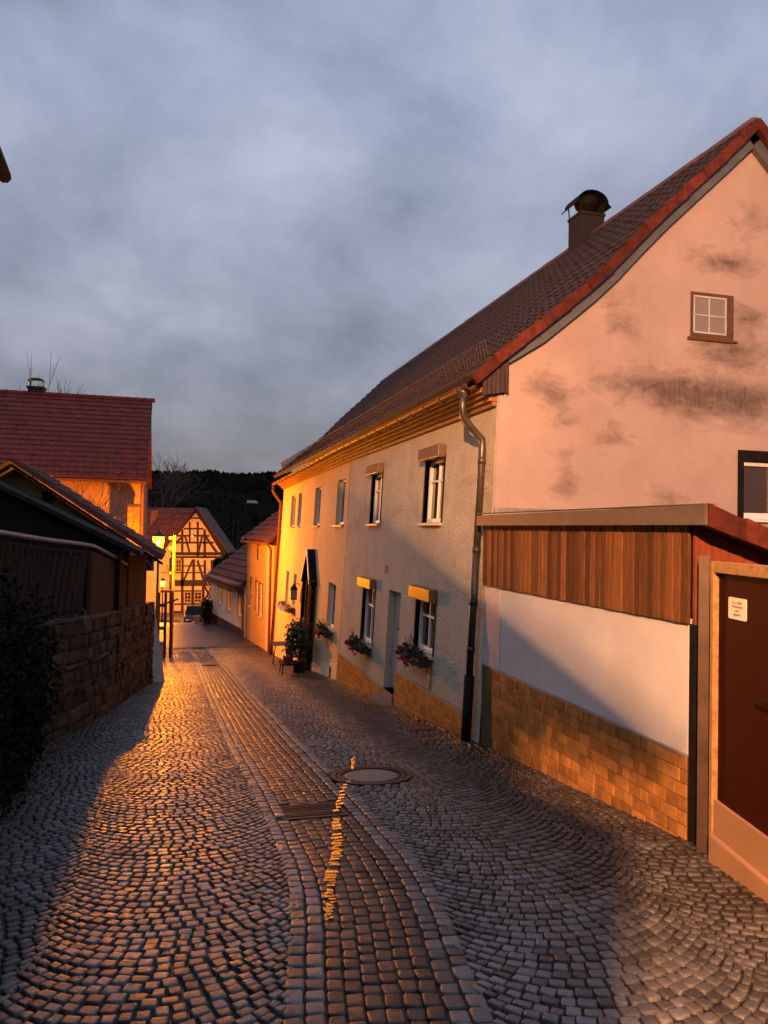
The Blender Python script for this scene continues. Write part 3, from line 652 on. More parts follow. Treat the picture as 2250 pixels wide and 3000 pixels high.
# chimney and cowl
cy, cx, ct = 14.55, apx[0]-.05, 6.74
ch = MB().box(cx-.28, cx+.28, cy-.26, cy+.26, 5.6, ct-.06).box(cx-.30, cx+.30, cy-.28, cy+.28, ct-.06, ct).build('chimney', 'chim', nh, bevel=.01)
cw = MB(); n = 16
for rr, n0 in ((.36, 0),):
    arc = [(cx+rr*math.cos(a)*.98, ct+.20+rr*.72*math.sin(a)) for a in np.linspace(.0, math.pi, n)]
    arc = [(arc[0][0]+.07, arc[0][1]-.06)]+arc+[(arc[-1][0]-.09, arc[-1][1]-.08)]
    outer = [(x, cy-.30, z) for x, z in arc]; inn = [(cx+(x-cx)*.96, cy-.30, z-.015) for x, z in arc][::-1]
    cw.prism(outer+inn, (0, .6, 0))
cw.lathe((cx, cy, ct+.0), [(.03,.02),(.09,.05),(.24,.2),(.27,.3),(.24,.38)], 14)
for dx in (-.26, .26):
    for dy in (-.24, .24): cw.tube([(cx+dx, cy+dy, ct-.02), (cx+dx*1.12, cy+dy, ct+.22)], .014, 6)
cw.build('chimney_cowl', 'cowl', ch)

# ------------------------------------------------ cream house street front
A = fr((982,1535),(1006,1533),(1011,1391)); B = fr((918,1540),(935,1539),(941,1416)); C = fr((869,1546),(880,1546),(885,1441)); D = fr((849,1546),(862,1546),(867,1443))
E_ = fr((955,1838),(977,1845),(987,1713)); G1 = fr((834,1764),(843,1766),(850,1676)); G2 = fr((855,1775),(864,1777),(871,1684))
fix = lambda w, z0, z1: (w[0], w[1], z0, z1)
A, B, C, D = fix(A,.12,1.32), fix(B,.10,1.28), fix(C,.08,1.25), fix(D,.06,1.24)
y0p, y1p = float(fac(930,1700)[1]), float(fac(893,1700)[1])
wl = MB(); wall_holes(wl, FP, SM, S1, -6.4, 1.84, [A, B, C, D, E_, G1, G2], .2); wl.build('street_wall', 'yellow_render', fh)
MB().hexa([FP(S1,-6.4,0),(12.5,S1,-6.4),(12.5,S1+.05,-6.4),FP(S1+.05,-6.4,0),FP(S1,1.84,0),(12.5,S1,1.84),(12.5,S1+.05,1.84),FP(S1+.05,1.84,0)]).build('end_wall', 'yellow_render', fh)
MB().prism([(4.4,S1+.02,1.8),(12.4,S1+.02,1.8),(apx[0],S1+.02,rz[-1]-.15)], (0,.05,0)).build('end_gable', 'yellow_render', fh)
for w in (A, B, C, D): window(fh, FP, *w, sill='sill', dep=.13, muntins=((.5,),()), pane='glass')
for w in (E_, G1, G2): window(fh, FP, *w, sill='sill', dep=.13, muntins=((.5,),()), pane='glass')
jt = MB(); jt.fbox(SM-.012, SM+.012, -4.5, 1.74, -.01, .006); jt.build('party_joint', 'dark_wood', fh)
pl = MB(); n = 10
for i in range(n):
    a, b_ = SM+.02+(y0p-SM)*i/n, SM+.02+(y0p-SM)*(i+1)/n; t0, t1 = float(gz(a))+.42-.2*(a-SM)/(y0p-SM), float(gz(b_))+.42-.2*(b_-SM)/(y0p-SM)
    pl.hexa([FP(a,-6,0),FP(a,-6,.03),FP(b_,-6,.03),FP(b_,-6,0),FP(a,t0,0),FP(a,t0,.03),FP(b_,t1,.03),FP(b_,t1,0)])
pl.build('plinth', 'cream', fh)
q = fac(970,1972); MB().fbox(q[1]-.09, q[1]+.09, q[2]-.17, q[2]+.17, .031, .045).build('plinth_vent', 'dark_metal', fh)
# pointed porch
po = .24; ya, yb = 22.6, 24.0; ym = (ya+yb)/2; zt, ze, zb = -.62, -1.55, float(gz(ym))
pc = MB()
for (a, za, b_, zb_) in ((ya-.06, ze-.06, ym, zt), (yb+.06, ze-.06, ym, zt)):
    pc.hexa([FP(a,za-.05,.0),FP(a,za-.05,po),FP(b_,zb_-.06,po),FP(b_,zb_-.06,0),FP(a,za,.0),FP(a,za,po),FP(b_,zb_,po),FP(b_,zb_,0)])
porch = pc.build('porch', 'black_wood', fh)
for q_ in (ya, yb-.05): ps = MB(); ps.fbox(q_, q_+.05, zb-.1, ze, 0.002, po-.03); ps.build('porch_side', 'black_wood', porch)
ed = MB()
for a in (ya-.06, yb+.06): ed.beam(FP(a, ze-.08, po+.012), FP(ym, zt-.02, po+.012), .07, .025, up=(1,0,0))
ed.build('porch_bargeboard', 'white', porch)
dd = MB(); dd.fbox(ya+.06, yb-.06, zb-.05, ze-.12, .004, .05); dd.add([FP(ya+.05,ze-.1,.03),FP(yb-.05,ze-.1,.03),FP(ym,zt-.08,.03)], [(0,1,2)]); dd.build('front_door', 'black_wood', porch)
dh = MB(); dh.lathe(FP(ya+.2, zb+1.05, .09), [(.02,0),(.035,.02),(.02,.05)], 8); dh.build('door_knob', 'white', porch)
# trellis on the wall beside the porch
tr = MB(); tz0, tz1 = float(gz(ya))+.1, -1.55
for k in range(3): o_ = .02+k*.14; tr.fbox(ya-.05, ya-.03, tz0, tz1, o_, o_+.03)
for k in range(9): z = tz0+(tz1-tz0)*k/8; tr.fbox(ya-.07, ya-.051, z-.02, z+.02, .0, .35)
tr.build('trellis', 'board', label='narrow wooden lattice trellis on the wall beside the dark porch', cat='trellis')

def lantern(name, label, c, size, watts, lc, group=None):
    """c: centre of the lit body"""
    t = thing(name, label, 'street lamp', (c[0], c[1], float(gz(c[1]))), group)
    x, y, z = c; a, b_, hh = size*.42, size*.55, size*.6
    po = MB(); zg = float(gz(y)); po.tube([(x,y,zg-.1),(x,y,zg+.9),(x,y,z-hh-.05)], [.075,.06,.035], 10); po.lathe((x,y,zg-.05), [(.11,0),(.11,.25),(.075,.35)], 12); po.build('post', 'dark_metal', t, smooth=True)
    pn = MB(); lo = [(-a,-a),(a,-a),(a,a),(-a,a)]; hi = [(-b_,-b_),(b_,-b_),(b_,b_),(-b_,b_)]
    for k in range(4):
        p, q, r_, s_ = lo[k], lo[(k+1) % 4], hi[(k+1) % 4], hi[k]
        pn.add([(x+p[0],y+p[1],z-hh),(x+q[0],y+q[1],z-hh),(x+r_[0],y+r_[1],z+hh),(x+s_[0],y+s_[1],z+hh)], [(0,1,2,3)])
    pn.build('lit_pane', 'lit_glass', t)
    MB().lathe((x,y,z-size*.2), [(.01,0),(.05,.04),(.06,.09),(.03,.15)], 10).build('bulb', 'bulb', t)
    ld = bpy.data.lights.new('lantern_light', 'POINT'); ld.energy = watts; ld.color = lc; ld.shadow_soft_size = .07; lo_ = bpy.data.objects.new('lantern_light', ld); col.objects.link(lo_); lo_.parent = t; lo_.location = (0, 0, z+size*.12-float(gz(y)))
    fr_ = MB()
    for k in range(4): fr_.tube([(x+lo[k][0]*1.03,y+lo[k][1]*1.03,z-hh),(x+hi[k][0]*1.03,y+hi[k][1]*1.03,z+hh)], .009, 6)
    fr_.box(x-a*1.05,x+a*1.05,y-a*1.05,y+a*1.05,z-hh-.05,z-hh-.004); fr_.build('frame', 'dark_metal', t)
    cp = MB(); e = b_*1.12; cp.add([(x-e,y-e,z+hh+.004),(x+e,y-e,z+hh+.004),(x+e,y+e,z+hh+.004),(x-e,y+e,z+hh+.004),(x-.06,y-.06,z+hh+size*.42),(x+.06,y-.06,z+hh+size*.42),(x+.06,y+.06,z+hh+size*.42),(x-.06,y+.06,z+hh+size*.42)], [(3,2,1,0),(4,5,6,7),(0,1,5,4),(1,2,6,5),(2,3,7,6),(3,0,4,7)])
    cp.lathe((x,y,z+hh+size*.42), [(.05,0),(.03,.05),(.045,.08),(.01,.13)], 8); cp.build('cap', 'dark_metal', t)
    return t
lantern('street_lamp', 'glowing square lantern on a post by the barn corner, nearer of the two lit lamps', (-.60, 30.2, -.63), .40, 18000, (1., .26, .004))
l2 = atY(477,1710,66); lantern('street_lamp', 'small glowing lantern low down in front of the timbered house', (float(l2[0]), 66, float(l2[2])), .42, 26000, (1., .26, .004))
lantern('street_lamp', 'lit square lantern on a tall post up the lane behind the viewer', (-3., -5., 4.5), .34, 150000, (1., .42, .16))
# unlit wall lantern beside the porch
wq = fac(880,1735); wy, wz = float(wq[1]), float(wq[2]); wlp = thing('wall_lantern', 'small black wall lantern left of the pointed porch', 'wall lamp', FP(wy, wz-.3, .2))
b_ = MB(); c = FP(wy, wz, .22); b_.box(c[0]-.10,c[0]+.10,wy-.10,wy+.10,wz-.24,wz-.21); [b_.box(c[0]+dx-.008,c[0]+dx+.008,wy+dy-.008,wy+dy+.008,wz-.21,wz+.08) for dx in (-.085,.085) for dy in (-.085,.085)]
b_.tube([FP(wy, wz+.2, 0), FP(wy, wz+.3, .1), c[:2]+(wz+.26,)], .014, 6); b_.build('lantern_frame', 'black_wood', wlp)
MB().lathe((c[0],wy,wz+.08), [(.14,0),(.12,.05),(.04,.17),(.02,.2)], 4).build('lantern_cap', 'black_wood', wlp)
MB().box(c[0]-.08,c[0]+.08,wy-.08,wy+.08,wz-.208,wz+.078).build('lantern_glass', 'curtain', wlp)
# number on the wall
def text(body, size, mat, name, parent, origin, xdir, updir, depth=.004, align='CENTER', **kw):
    cu = bpy.data.curves.new(name, 'FONT'); cu.body = body; cu.size = size; cu.align_x = align; cu.align_y = 'CENTER'; cu.extrude = depth
    cu.space_line = .95
    to = bpy.data.objects.new(name, cu); col.objects.link(to); bpy.context.view_layer.update()
    me = bpy.data.meshes.new_from_object(to.evaluated_get(bpy.context.evaluated_depsgraph_get())); col.objects.unlink(to); bpy.data.objects.remove(to)
    xd, ud = Vector(xdir).normalized(), Vector(updir).normalized(); nd = xd.cross(ud); ud = nd.cross(xd)
    mt = Matrix((xd, ud, nd)).transposed().to_4x4()
    org = ORG[parent.name] if parent else np.zeros(3)
    mt.translation = Vector(np.array(origin, float)-org); me.transform(mt)
    me.materials.clear(); me.materials.append(M[mat]); o = bpy.data.objects.new(name, me); col.objects.link(o)
    if parent: o.parent = parent
    setp(o, **kw); return o
q = fac(1132,1669); text('12', .26, 'numb', 'house_number', nh, FP(q[1], q[2], .006), (0,-1,0), (.045,0,1))

# flower boxes on the window sills
def flowerbox(win, label, fl, n=170, twigs=7, nb=12):
    a0, a1, z0 = win[0], win[1], win[2]; m = (a0+a1)/2
    t = thing('flower_box', label, 'flower box', FP(m, z0-.12, .12), 'window flower boxes')
    MB().fbox(a0-.02, a1+.02, z0-.17, z0-.0, .085, .24).build('trough', 'dark_wood', t, bevel=.01)
    lv = MB()
    for k in range(8): y = a0+(a1-a0)*(k+.5)/8; lv.leaves(FP(y, z0-.02-.04*(k % 2), .19), (.15,.13,.17), n//6, .055)
    for k in range(twigs): y = rnd.uniform(a0-.05, a1+.15); lv.tube([FP(y, z0, .15), FP(y+rnd.uniform(-.1,.2), z0+rnd.uniform(.12,.3), .2)], .006, 4)
    lv.build('greenery', 'leaf2', t)
    ff = MB()
    for k in range(nb): y = rnd.uniform(a0+.1, a1-.05); ff.leaves(FP(y, z0-rnd.uniform(.0,.17), .33), (.045,.045,.04), 14, .03, shell=.8)
    ff.build('blossom', fl, t)
flowerbox(lw1, 'winter window box of dark fir and red balls right of the beige door', 'red_fl')
flowerbox(lw2, 'winter window box with fir and shiny red balls left of the beige door', 'red_fl')
flowerbox(E_, 'fir filled window box under the single window beside the trellis', 'red_fl')
w2 = (G2[0]-.1, G1[1]-.1, G1[2]+.02, 0); flowerbox(w2, 'window box of bright white flowers under the paired windows', 'white_fl', n=60, twigs=3, nb=34)

# bistro chair, plant stand and potted shrub by the porch
def gpt(px, py):
    r = ray(px, py); k = 1.
    for _ in range(300): k += .5*(float(gz(k*r[1]))/r[2]-k)
    return r*k
bc = gpt(830,1938); bx, by, bz = 3.2, 24.9, float(gz(24.9))
ca = thing('bistro_table', 'folding slatted garden table with crossed curved legs against the orange lit wall', 'garden table', (bx, by, bz+.0))
tb = MB()
for k in range(6): tb.obox((bx-.1, by-.42+k*.15, bz+.70), (.55,0,0), (0,.1,0), (0,0,.022))
tb.build('slatted_top', 'dark_wood', ca)
for sx in (0, .42):
    lg = MB(); lg.tube([(bx-.06+sx, by-.36, bz), (bx-.06+sx, by-.2, bz+.12), (bx-.06+sx, by, bz+.36), (bx-.06+sx, by+.36, bz+.69)], .016, 6); lg.build('leg', 'dark_metal', ca)
    lg = MB(); lg.tube([(bx-.04+sx, by+.36, bz), (bx-.04+sx, by+.2, bz+.12), (bx-.04+sx, by, bz+.36), (bx-.04+sx, by-.36, bz+.69)], .016, 6); lg.build('leg', 'dark_metal', ca)
sx, sy = 3.1, 21.2; sz = float(gz(sy))
st = thing('plant_stand', 'low dark stool carrying pots in front of the porch shrub', 'plant stand', (sx, sy, sz))
MB().box(sx-.25,sx+.25,sy-.3,sy+.3,sz+.3,sz+.34).build('stand_top', 'black_wood', st)
for dx in (-.21,.21):
    for dy in (-.26,.26): MB().tube([(sx+dx,sy+dy,sz),(sx+dx*.9,sy+dy*.9,sz+.3)], .018, 6).build('leg', 'black_wood', st)
for k, (dx, dy) in enumerate(((-.08,-.12),(.06,.14))):
    p = thing('flower_pot', ['small bare earthen pot on the near half of the plant stand', 'small leafy pot on the far half of the plant stand'][k], 'plant pot', (sx+dx, sy+dy, sz+.34))
    MB().lathe((sx+dx,sy+dy,sz+.341), [(.07,0),(.1,.16),(.11,.16),(.11,.19)], 12).build('pot', 'brick', p)
    MB().leaves((sx+dx,sy+dy,sz+.3+.34), (.13,.13,.14), 40+60*k, .05).build('foliage', 'leaf2', p)
bu = thing('potted_shrub', 'dense dark shrub with lighter flecks in a tub beside the porch', 'shrub', (3.5, 21.9, float(gz(21.9))))
x, y, z = 3.5, 21.9, float(gz(21.9))
MB().lathe((x,y,z-.02), [(.17,0),(.2,.3),(.22,.32),(.2,.34)], 14).build('tub', 'dark_metal', bu)
l_ = MB(); l_.leaves((x-.02,y,z+.95), (.38,.52,.6), 1500, .06, shell=.3); l_.leaves((x-.05,y+1.0,z+.85), (.28,.45,.5), 600, .055, shell=.3); l_.build('foliage', 'leaf2', bu)
MB().leaves((x-.1,y+.2,z+1.0), (.42,.9,.65), 60, .03, shell=.9).build('blossom', 'white_fl', bu)
q = gpt(615,1947); gx_, gy_ = float(q[0]), float(q[1]); gz_ = float(H(gx_, gy_)); fg = thing('drain_grate', 'dark drain grate far down the gutter channel below the lanterns', 'drain grate', (gx_, gy_, gz_)); tilt(fg, float((gz(gy_+.3)-gz(gy_-.3))/.6))
g_ = MB()
for k in range(7): g_.box(gx_-.26, gx_+.26, gy_-.24+k*.08, gy_-.24+k*.08+.045, gz_-.05, gz_+.03)
g_.build('bars', 'rust', fg); MB().box(gx_-.29, gx_+.29, gy_-.28, gy_+.30, gz_-.06, gz_+.012).build('frame', 'cowl', fg)
# drain cover by the plinth
q = gpt(1232,2133); dz = float(gz(q[1])); dm = thing('yard_drain', 'small square drain cover in the cobbles at the foot of the tiled plinth', 'drain cover', (float(q[0]), float(q[1]), dz)); tilt(dm, sl)
g_ = MB(); x, y = float(q[0]), float(q[1])
for k in range(6): g_.box(x-.16, x+.16, y-.2+k*.075, y-.2+k*.075+.045, dz-.03, dz+.022)
g_.box(x-.17,x+.17,y-.21,y+.22,dz-.04,dz+.004); g_.build('cover_plate', 'brick', dm)

# ================================================================= LEAN-TO SHED, GATE
sh = thing('lean_to_shed', 'lean-to shed with tiled plinth, white render and weathered boards under a metal fascia', 'shed', (4.07, 5.5, -2.5))
XS = 4.07; A0, A1 = 5.42, 9.74
def SP_(s, z, out=0): return (XS-out, s, z)
MB().hexa([SP_(A0,-4,0),SP_(A1,-4,0),(4.35,A1,-4),(4.35,A0+.1,-4),SP_(A0,-.68,0),SP_(A1,-.68,0),(4.35,A1,-.68),(4.35,A0+.1,-.68)]).build('rendered_wall', 'white_render', sh, bevel=.02)
MB().box(XS-.006, XS+.001, 9.2, A1-.01, -1.78, -.72).build('repair_patch', 'pale', sh)
tile_plinth(sh, SP_, A0-.002, A1-.35, lambda x: -1.80, out=.025)
MB().box(XS-.02, XS+.02, A1-.345, A1, -4, -1.795).build('plinth_pier', 'olive', sh)
bd = MB(); y = A0-.02
while y < A1:
    w = rnd.uniform(.085, .125); o = rnd.uniform(0, .008); bd.box(XS-.03-o, XS-.005, y+.004, min(A1, y+w-.007), -.72+rnd.uniform(-.003,.003), .12); y += w
bd.build('board_cladding', 'board', sh, bevel=.004)
MB().box(XS+.001, 4.35, A0+.02, A1, -.68, .10).build('upper_wall', 'cowl', sh)
rf = MB(); t0, t1 = XS-.10, XS+2.6
rf.hexa([(t0,5.12,.14),(t1,5.12,-.72),(t1,9.76,-.72),(t0,9.76,.14),(t0,5.12,.20),(t1,5.12,-.66),(t1,9.76,-.66),(t0,9.76,.20)]); rf.build('roof', 'tile_red', sh)
MB().hexa([(t0-.03,5.08,.085),(t0-.002,5.08,.085),(t0-.002,9.74,.085),(t0-.03,9.74,.085),(t0-.03,5.08,.245),(t0-.002,5.08,.245),(t0-.002,9.74,.215),(t0-.03,9.74,.215)]).build('fascia', 'fascia_brown', sh)
MB().box(t0-.03, t0+.10, 5.1, 9.74, .246, .252).build('fascia_cap', 'fascia_brown', sh)
vg = MB(); nv = 6
for k in range(nv):
    a, b2 = k/nv, (k+1)/nv+.01; p = lambda u, dz: (t0+.0+(t1-t0)*u*.75, 5.06-.012*(k % 2), .17-.645*u+dz)
    vg.prism([p(a,-.10),p(b2,-.10),p(b2,.065),p(a,.085)], (0,.10,0))
vg.build('verge_tiles', 'verge', sh, bevel=.008)
gbm = MB(); x = XS+.0
while x < t1-.3:
    w = .16; zt_ = .10-.33*(x-XS)-.02; gbm.prism([(x+.003,5.36,-1.0),(x+w-.004,5.36,-1.0),(x+w-.004,5.36,zt_-.33*w),(x+.003,5.36,zt_)], (0,.03,0)); x += w
gbm.build('gable_boards', 'red_board', sh)
MB().box(XS-.006, XS+.25, A0-.09, A0-.004, -3.2, -.72).build('corner_board', 'black_wood', sh)
# flashing where the roof meets the gable
fl = MB(); fl.box(4.2, 5.5, S0-.05, S0-.02, .235, .335); fl.build('flashing', 'zinc', sh)
MB().box(4.16, 5.4, S0-.06, S0-.021, .19, .234).build('flashing_board', 'verge', sh)
# gate: steel post, framed door leaf on a turned wall
gd0, gd1 = np.array((4.035, 5.22)), np.array((3.60, 3.25)); gdir = (gd1-gd0)/np.linalg.norm(gd1-gd0); gnr = np.array([gdir[1], -gdir[0]])
if gnr[0] > 0: gnr = -gnr
def GT(a, z, out=0): p = gd0+gdir*a+gnr*out; return (p[0], p[1], z)
gt = thing('yard_gate', 'oxblood red sheet door in a worn yellow frame beside the shed', 'gate', (*gd0, -2.5))
def ga(px, py):
    p = atP(px, py, gd0, gd1); return float((p[:2]-gd0)@gdir), float(p[2])
a_l, z_t = ga(2098,1644); _, z_b = ga(2104,2344); a_r = a_l+1.0
a2, z_b2 = ga(2250,2434)
MB().tube([GT(a_l-.15, -3.0, .02), GT(a_l-.15, z_t+.04, .02)], .055, 4).build('steel_post', 'post_metal', gt)
fm = MB(); pbox(fm, GT, a_l, a_l+.05, z_b-.28, z_t, -.03, .045); pbox(fm, GT, a_r-.05, a_r, z_b-.28, z_t, -.03, .045); pbox(fm, GT, a_l+.05, a_r-.05, z_t-.085, z_t, -.03, .045); fm.build('frame', 'frame_y', gt, bevel=.006)
dl = pbox(MB(), GT, a_l+.05, a_r-.05, z_b, z_t-.085, -.02, .0).build('door_leaf', 'door_red', gt)
hd = MB(); hd.tube([GT(a_r-.14,(z_t+z_b)/2,.0),GT(a_r-.14,(z_t+z_b)/2,.06),GT(a_r-.28,(z_t+z_b)/2,.06)], .012, 8); hd.build('handle', 'cowl', dl)
pw = MB(); pw.hexa([GT(a_l+.05,-3.2,-.2),GT(a_l+.05,-3.2,.03),GT(a_r+.9,-3.2,.03),GT(a_r+.9,-3.2,-.2),GT(a_l+.05,z_b-.003,-.2),GT(a_l+.05,z_b-.003,.03),GT(a_r+.9,z_b-.003,.03),GT(a_r+.9,z_b-.003,-.2)])
pw.build('plinth_wall', 'base_plaster', gt)
fo = MB(); pbox(fo, GT, a_l+.05, a_r+.9, -3.3, float(gz(4.6))+.17, .031, .075); fo.build('footing', 'base_plaster', gt, bevel=.03)
pbox(MB(), GT, a_r+.001, a_r+.9, z_b, z_t+.05, -.2, .03).build('side_panel', 'door_red', gt)
s0_, s1_ = ga(2137,1746), ga(2189,1820)
sn = thing('notice_sign', 'small white notice with rounded corners on the red gate door', 'sign', GT((s0_[0]+s1_[0])/2, s1_[1], .004))
sw, shh = s1_[0]-s0_[0], .155; sa, sz_ = (s0_[0]+s1_[0])/2, ga(2163,1784)[1]
pts = []
for cx_, cz_, a0_ in ((sw/2-.015, shh/2-.015, 0), (-sw/2+.015, shh/2-.015, 90), (-sw/2+.015, -shh/2+.015, 180), (sw/2-.015, -shh/2+.015, 270)):
    for k in range(5): an = math.radians(a0_+k*22.5); pts.append((cx_+.015*math.cos(an), cz_+.015*math.sin(an)))
MB().prism([GT(sa+u, sz_+v, .002) for u, v in pts], np.array([gnr[0]*.005, gnr[1]*.005, 0])).build('plate', 'signpl', sn)
text('In u. Außer\nWochenend\nauch\ngesperrt', .030, 'text', 'lettering', sn, GT(sa, sz_, .0075), (*gdir, 0), (0,0,1), .0006)

# ================================================================= LEFT SIDE: stone wall, slat fence, outbuildings
def LW(s, z, out=0.):       # point on the wall line, out = towards the lane
    return (float(lwall(s))+out, s, z)
wtop = lambda s: -1.36-.062*(s-11)
swl = thing('stone_wall', 'old rubble sandstone garden wall along the left of the lane', 'stone wall', (-1.2, 15, -3.4))
cr = MB(); sg = np.linspace(8.2, 20.08, 40)
for a, b2 in zip(sg[:-1], sg[1:]):
    cr.hexa([LW(a,-5,-.45),LW(a,-5,-.03),LW(b2,-5,-.03),LW(b2,-5,-.45),LW(a,wtop(a)-.04,-.45),LW(a,wtop(a)-.04,-.03),LW(b2,wtop(b2)-.04,-.03),LW(b2,wtop(b2)-.04,-.45)])
cr.build('mortar_core', 'mortar', swl)
stn = MB(); zrow = -.02; r = 0
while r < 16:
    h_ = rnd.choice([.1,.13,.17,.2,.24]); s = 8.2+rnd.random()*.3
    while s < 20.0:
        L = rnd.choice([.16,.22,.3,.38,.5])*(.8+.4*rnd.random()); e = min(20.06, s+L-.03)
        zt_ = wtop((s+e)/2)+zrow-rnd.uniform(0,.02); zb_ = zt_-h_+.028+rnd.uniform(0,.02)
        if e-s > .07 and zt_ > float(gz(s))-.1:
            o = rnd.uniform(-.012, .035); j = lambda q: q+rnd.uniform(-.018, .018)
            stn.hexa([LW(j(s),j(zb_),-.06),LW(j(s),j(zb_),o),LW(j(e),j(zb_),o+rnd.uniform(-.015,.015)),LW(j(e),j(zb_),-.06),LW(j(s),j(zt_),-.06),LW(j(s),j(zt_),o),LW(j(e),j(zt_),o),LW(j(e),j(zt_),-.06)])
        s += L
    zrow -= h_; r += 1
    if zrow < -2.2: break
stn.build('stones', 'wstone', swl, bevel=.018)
cp = MB(); s = 8.4
while s < 19.9:
    L = rnd.uniform(.35,.7); e = min(20.05, s+L-.02); z = wtop((s+e)/2); cp.hexa([LW(s,z-.03,-.48),LW(s,z-.03,.03),LW(e,z-.03,.03),LW(e,z-.03,-.48),LW(s,z+.035,-.46),LW(s,z+.035,.02),LW(e,z+.03,.02),LW(e,z+.03,-.46)]); s += L
cp.build('coping', 'cope', swl, bevel=.015)
MB().hexa([LW(20.08,-5,-.5),LW(20.08,-5,0.),LW(20.16,-5,1.14),LW(20.16,-5,.64),LW(20.08,-1.95,-.5),LW(20.08,-1.95,0),(-.46,20.16,-1.95),(-.96,20.16,-1.95)]).build('whitewashed_end', 'white_render', swl)
# slat fence
ftop = lambda s: np.interp(s, [7, 10, 13.5, 16.6], [.1, -.10, -.34, -.80])
fe = thing('slat_fence', 'fence of leaning wooden slats under a pale metal rail on the stone wall', 'fence', (-1.6, 11, -1.4))
rl = MB(); sg = np.linspace(7.0, 13.5, 14)
rl.tube([LW(s, float(ftop(s)), -.10) for s in sg], .032, 6); rl.build('cap_rail', 'zinc', fe)
bb = MB(); bb.tube([LW(s, float(ftop(s))-.14, -.16) for s in sg], .05, 4); bb.tube([LW(s, float(wtop(s))+.12, -.16) for s in sg], .04, 4); bb.build('cross_rail', 'black_wood', fe)
k = 7.6
while k < 13.4:
    LWp = MB(); a, b2 = LW(k-.28, float(wtop(k))+.07, -.11), LW(k+.02, float(ftop(k))-.13, -.11); LWp.beam(a, b2, .028, .07, up=(1,0,0)); LWp.build('slat', 'slat', fe); k += .215
for s in (9.2, 11.4, 13.5): MB().box(LW(s,0)[0]-.28, LW(s,0)[0]-.18, s-.05, s+.05, float(wtop(s))-.05, float(ftop(s))-.02).build('post', 'black_wood', fe)
# dark backing shed behind slats (roof edge picture 0,1418 -> 437,1623)
d1, d2 = atY(0,1418,15.2), atY(430,1617,15.2)
dk = thing('tool_shed', 'low black timber tool shed behind the slat fence', 'shed', (-2.2, 15.5, -1.5))
x0, z0, x1, z1 = float(d1[0]), float(d1[2]), float(d2[0])-.1, float(d2[2])
f0 = lambda x: z0+(z1-z0)*(x-x0)/(x1-x0)
MB().prism([(x0-2,15.3,-3),(x1-.38,15.3,-3),(x1-.38,15.3,f0(x1-.38)-.10),(x0-.2,15.3,f0(x0-.2)-.10),(x0-2,15.3,f0(x0-.2)-1.2)], (0,1.5,0)).build('wall', 'black_wood', dk)
MB().hexa([(x0-.4,15.1,f0(x0-.4)-.09),(x1,15.1,f0(x1)-.09),(x1,16.95,f0(x1)-.09),(x0-.4,16.95,f0(x0-.4)-.09),(x0-.4,15.1,f0(x0-.4)),(x1,15.1,f0(x1)),(x1,16.95,f0(x1)),(x0-.4,16.95,f0(x0-.4))]).build('roof', 'slate', dk)
pn = MB(); sg = np.linspace(13.55, 16.7, 8)
for a, b2 in zip(sg[:-1], sg[1:]): pn.hexa([LW(a,float(wtop(a))-.03,-.14),LW(a,float(wtop(a))-.03,-.08),LW(b2,float(wtop(b2))-.03,-.08),LW(b2,float(wtop(b2))-.03,-.14),LW(a,float(ftop(a))-.08,-.14),LW(a,float(ftop(a))-.08,-.08),LW(b2,float(ftop(b2))-.08,-.08),LW(b2,float(ftop(b2))-.08,-.14)])
pn.build('side_panel', 'brown_panel', dk)
ed = MB(); ed.tube([LW(s, float(ftop(s)), -.06) for s in np.linspace(13.5, 16.6, 6)], .03, 6); ed.build('edge_rail', 'zinc', dk)
# barn: gable towards the viewer, verge dropping to the lane
e1, e0 = atY(477,1636,17.), atY(33,1345,17.)
bn = thing('barn', 'dark little barn with steep tiled roof dropping to the lane', 'barn', (-1.5, 18.5, -3.6))
bx1, bz1, bx0, bz0 = float(e1[0]), float(e1[2]), float(e0[0]), float(e0[2]); bs = (bz0-bz1)/(bx0-bx1)
zz = lambda x: bz1+bs*(x-bx1)
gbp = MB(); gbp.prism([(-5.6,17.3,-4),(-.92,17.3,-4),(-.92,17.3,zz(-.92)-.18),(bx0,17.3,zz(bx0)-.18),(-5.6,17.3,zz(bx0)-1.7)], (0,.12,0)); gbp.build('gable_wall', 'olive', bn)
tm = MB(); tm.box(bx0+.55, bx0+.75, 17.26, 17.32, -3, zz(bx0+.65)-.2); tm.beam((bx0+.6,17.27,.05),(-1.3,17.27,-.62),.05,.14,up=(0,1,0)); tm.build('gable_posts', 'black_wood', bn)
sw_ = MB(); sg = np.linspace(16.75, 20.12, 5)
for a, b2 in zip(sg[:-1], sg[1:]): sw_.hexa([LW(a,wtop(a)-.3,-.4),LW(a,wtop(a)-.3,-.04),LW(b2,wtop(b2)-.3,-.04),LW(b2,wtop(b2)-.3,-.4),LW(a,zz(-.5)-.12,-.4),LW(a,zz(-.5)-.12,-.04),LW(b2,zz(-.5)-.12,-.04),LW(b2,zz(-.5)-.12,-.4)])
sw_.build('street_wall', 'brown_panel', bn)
MB().box(-5.5,-.9,20.0,20.1,-4.6,-.9).build('rear_wall', 'dark_wood', bn)
tiled('roof', quadfn((bx1,17.0,bz1),(bx1,20.45,bz1),(bx0,20.45,bz0),(bx0,17.0,bz0)), 15, 12, 'tile_maroon', bn, thick=.05)
MB().add([(bx0,17.0,bz0),(bx0,20.45,bz0),(bx0-3,20.45,bz0-2.2),(bx0-3,17.0,bz0-2.2)], [(0,1,2,3)]).build('rear_roof', 'tile_maroon', bn)
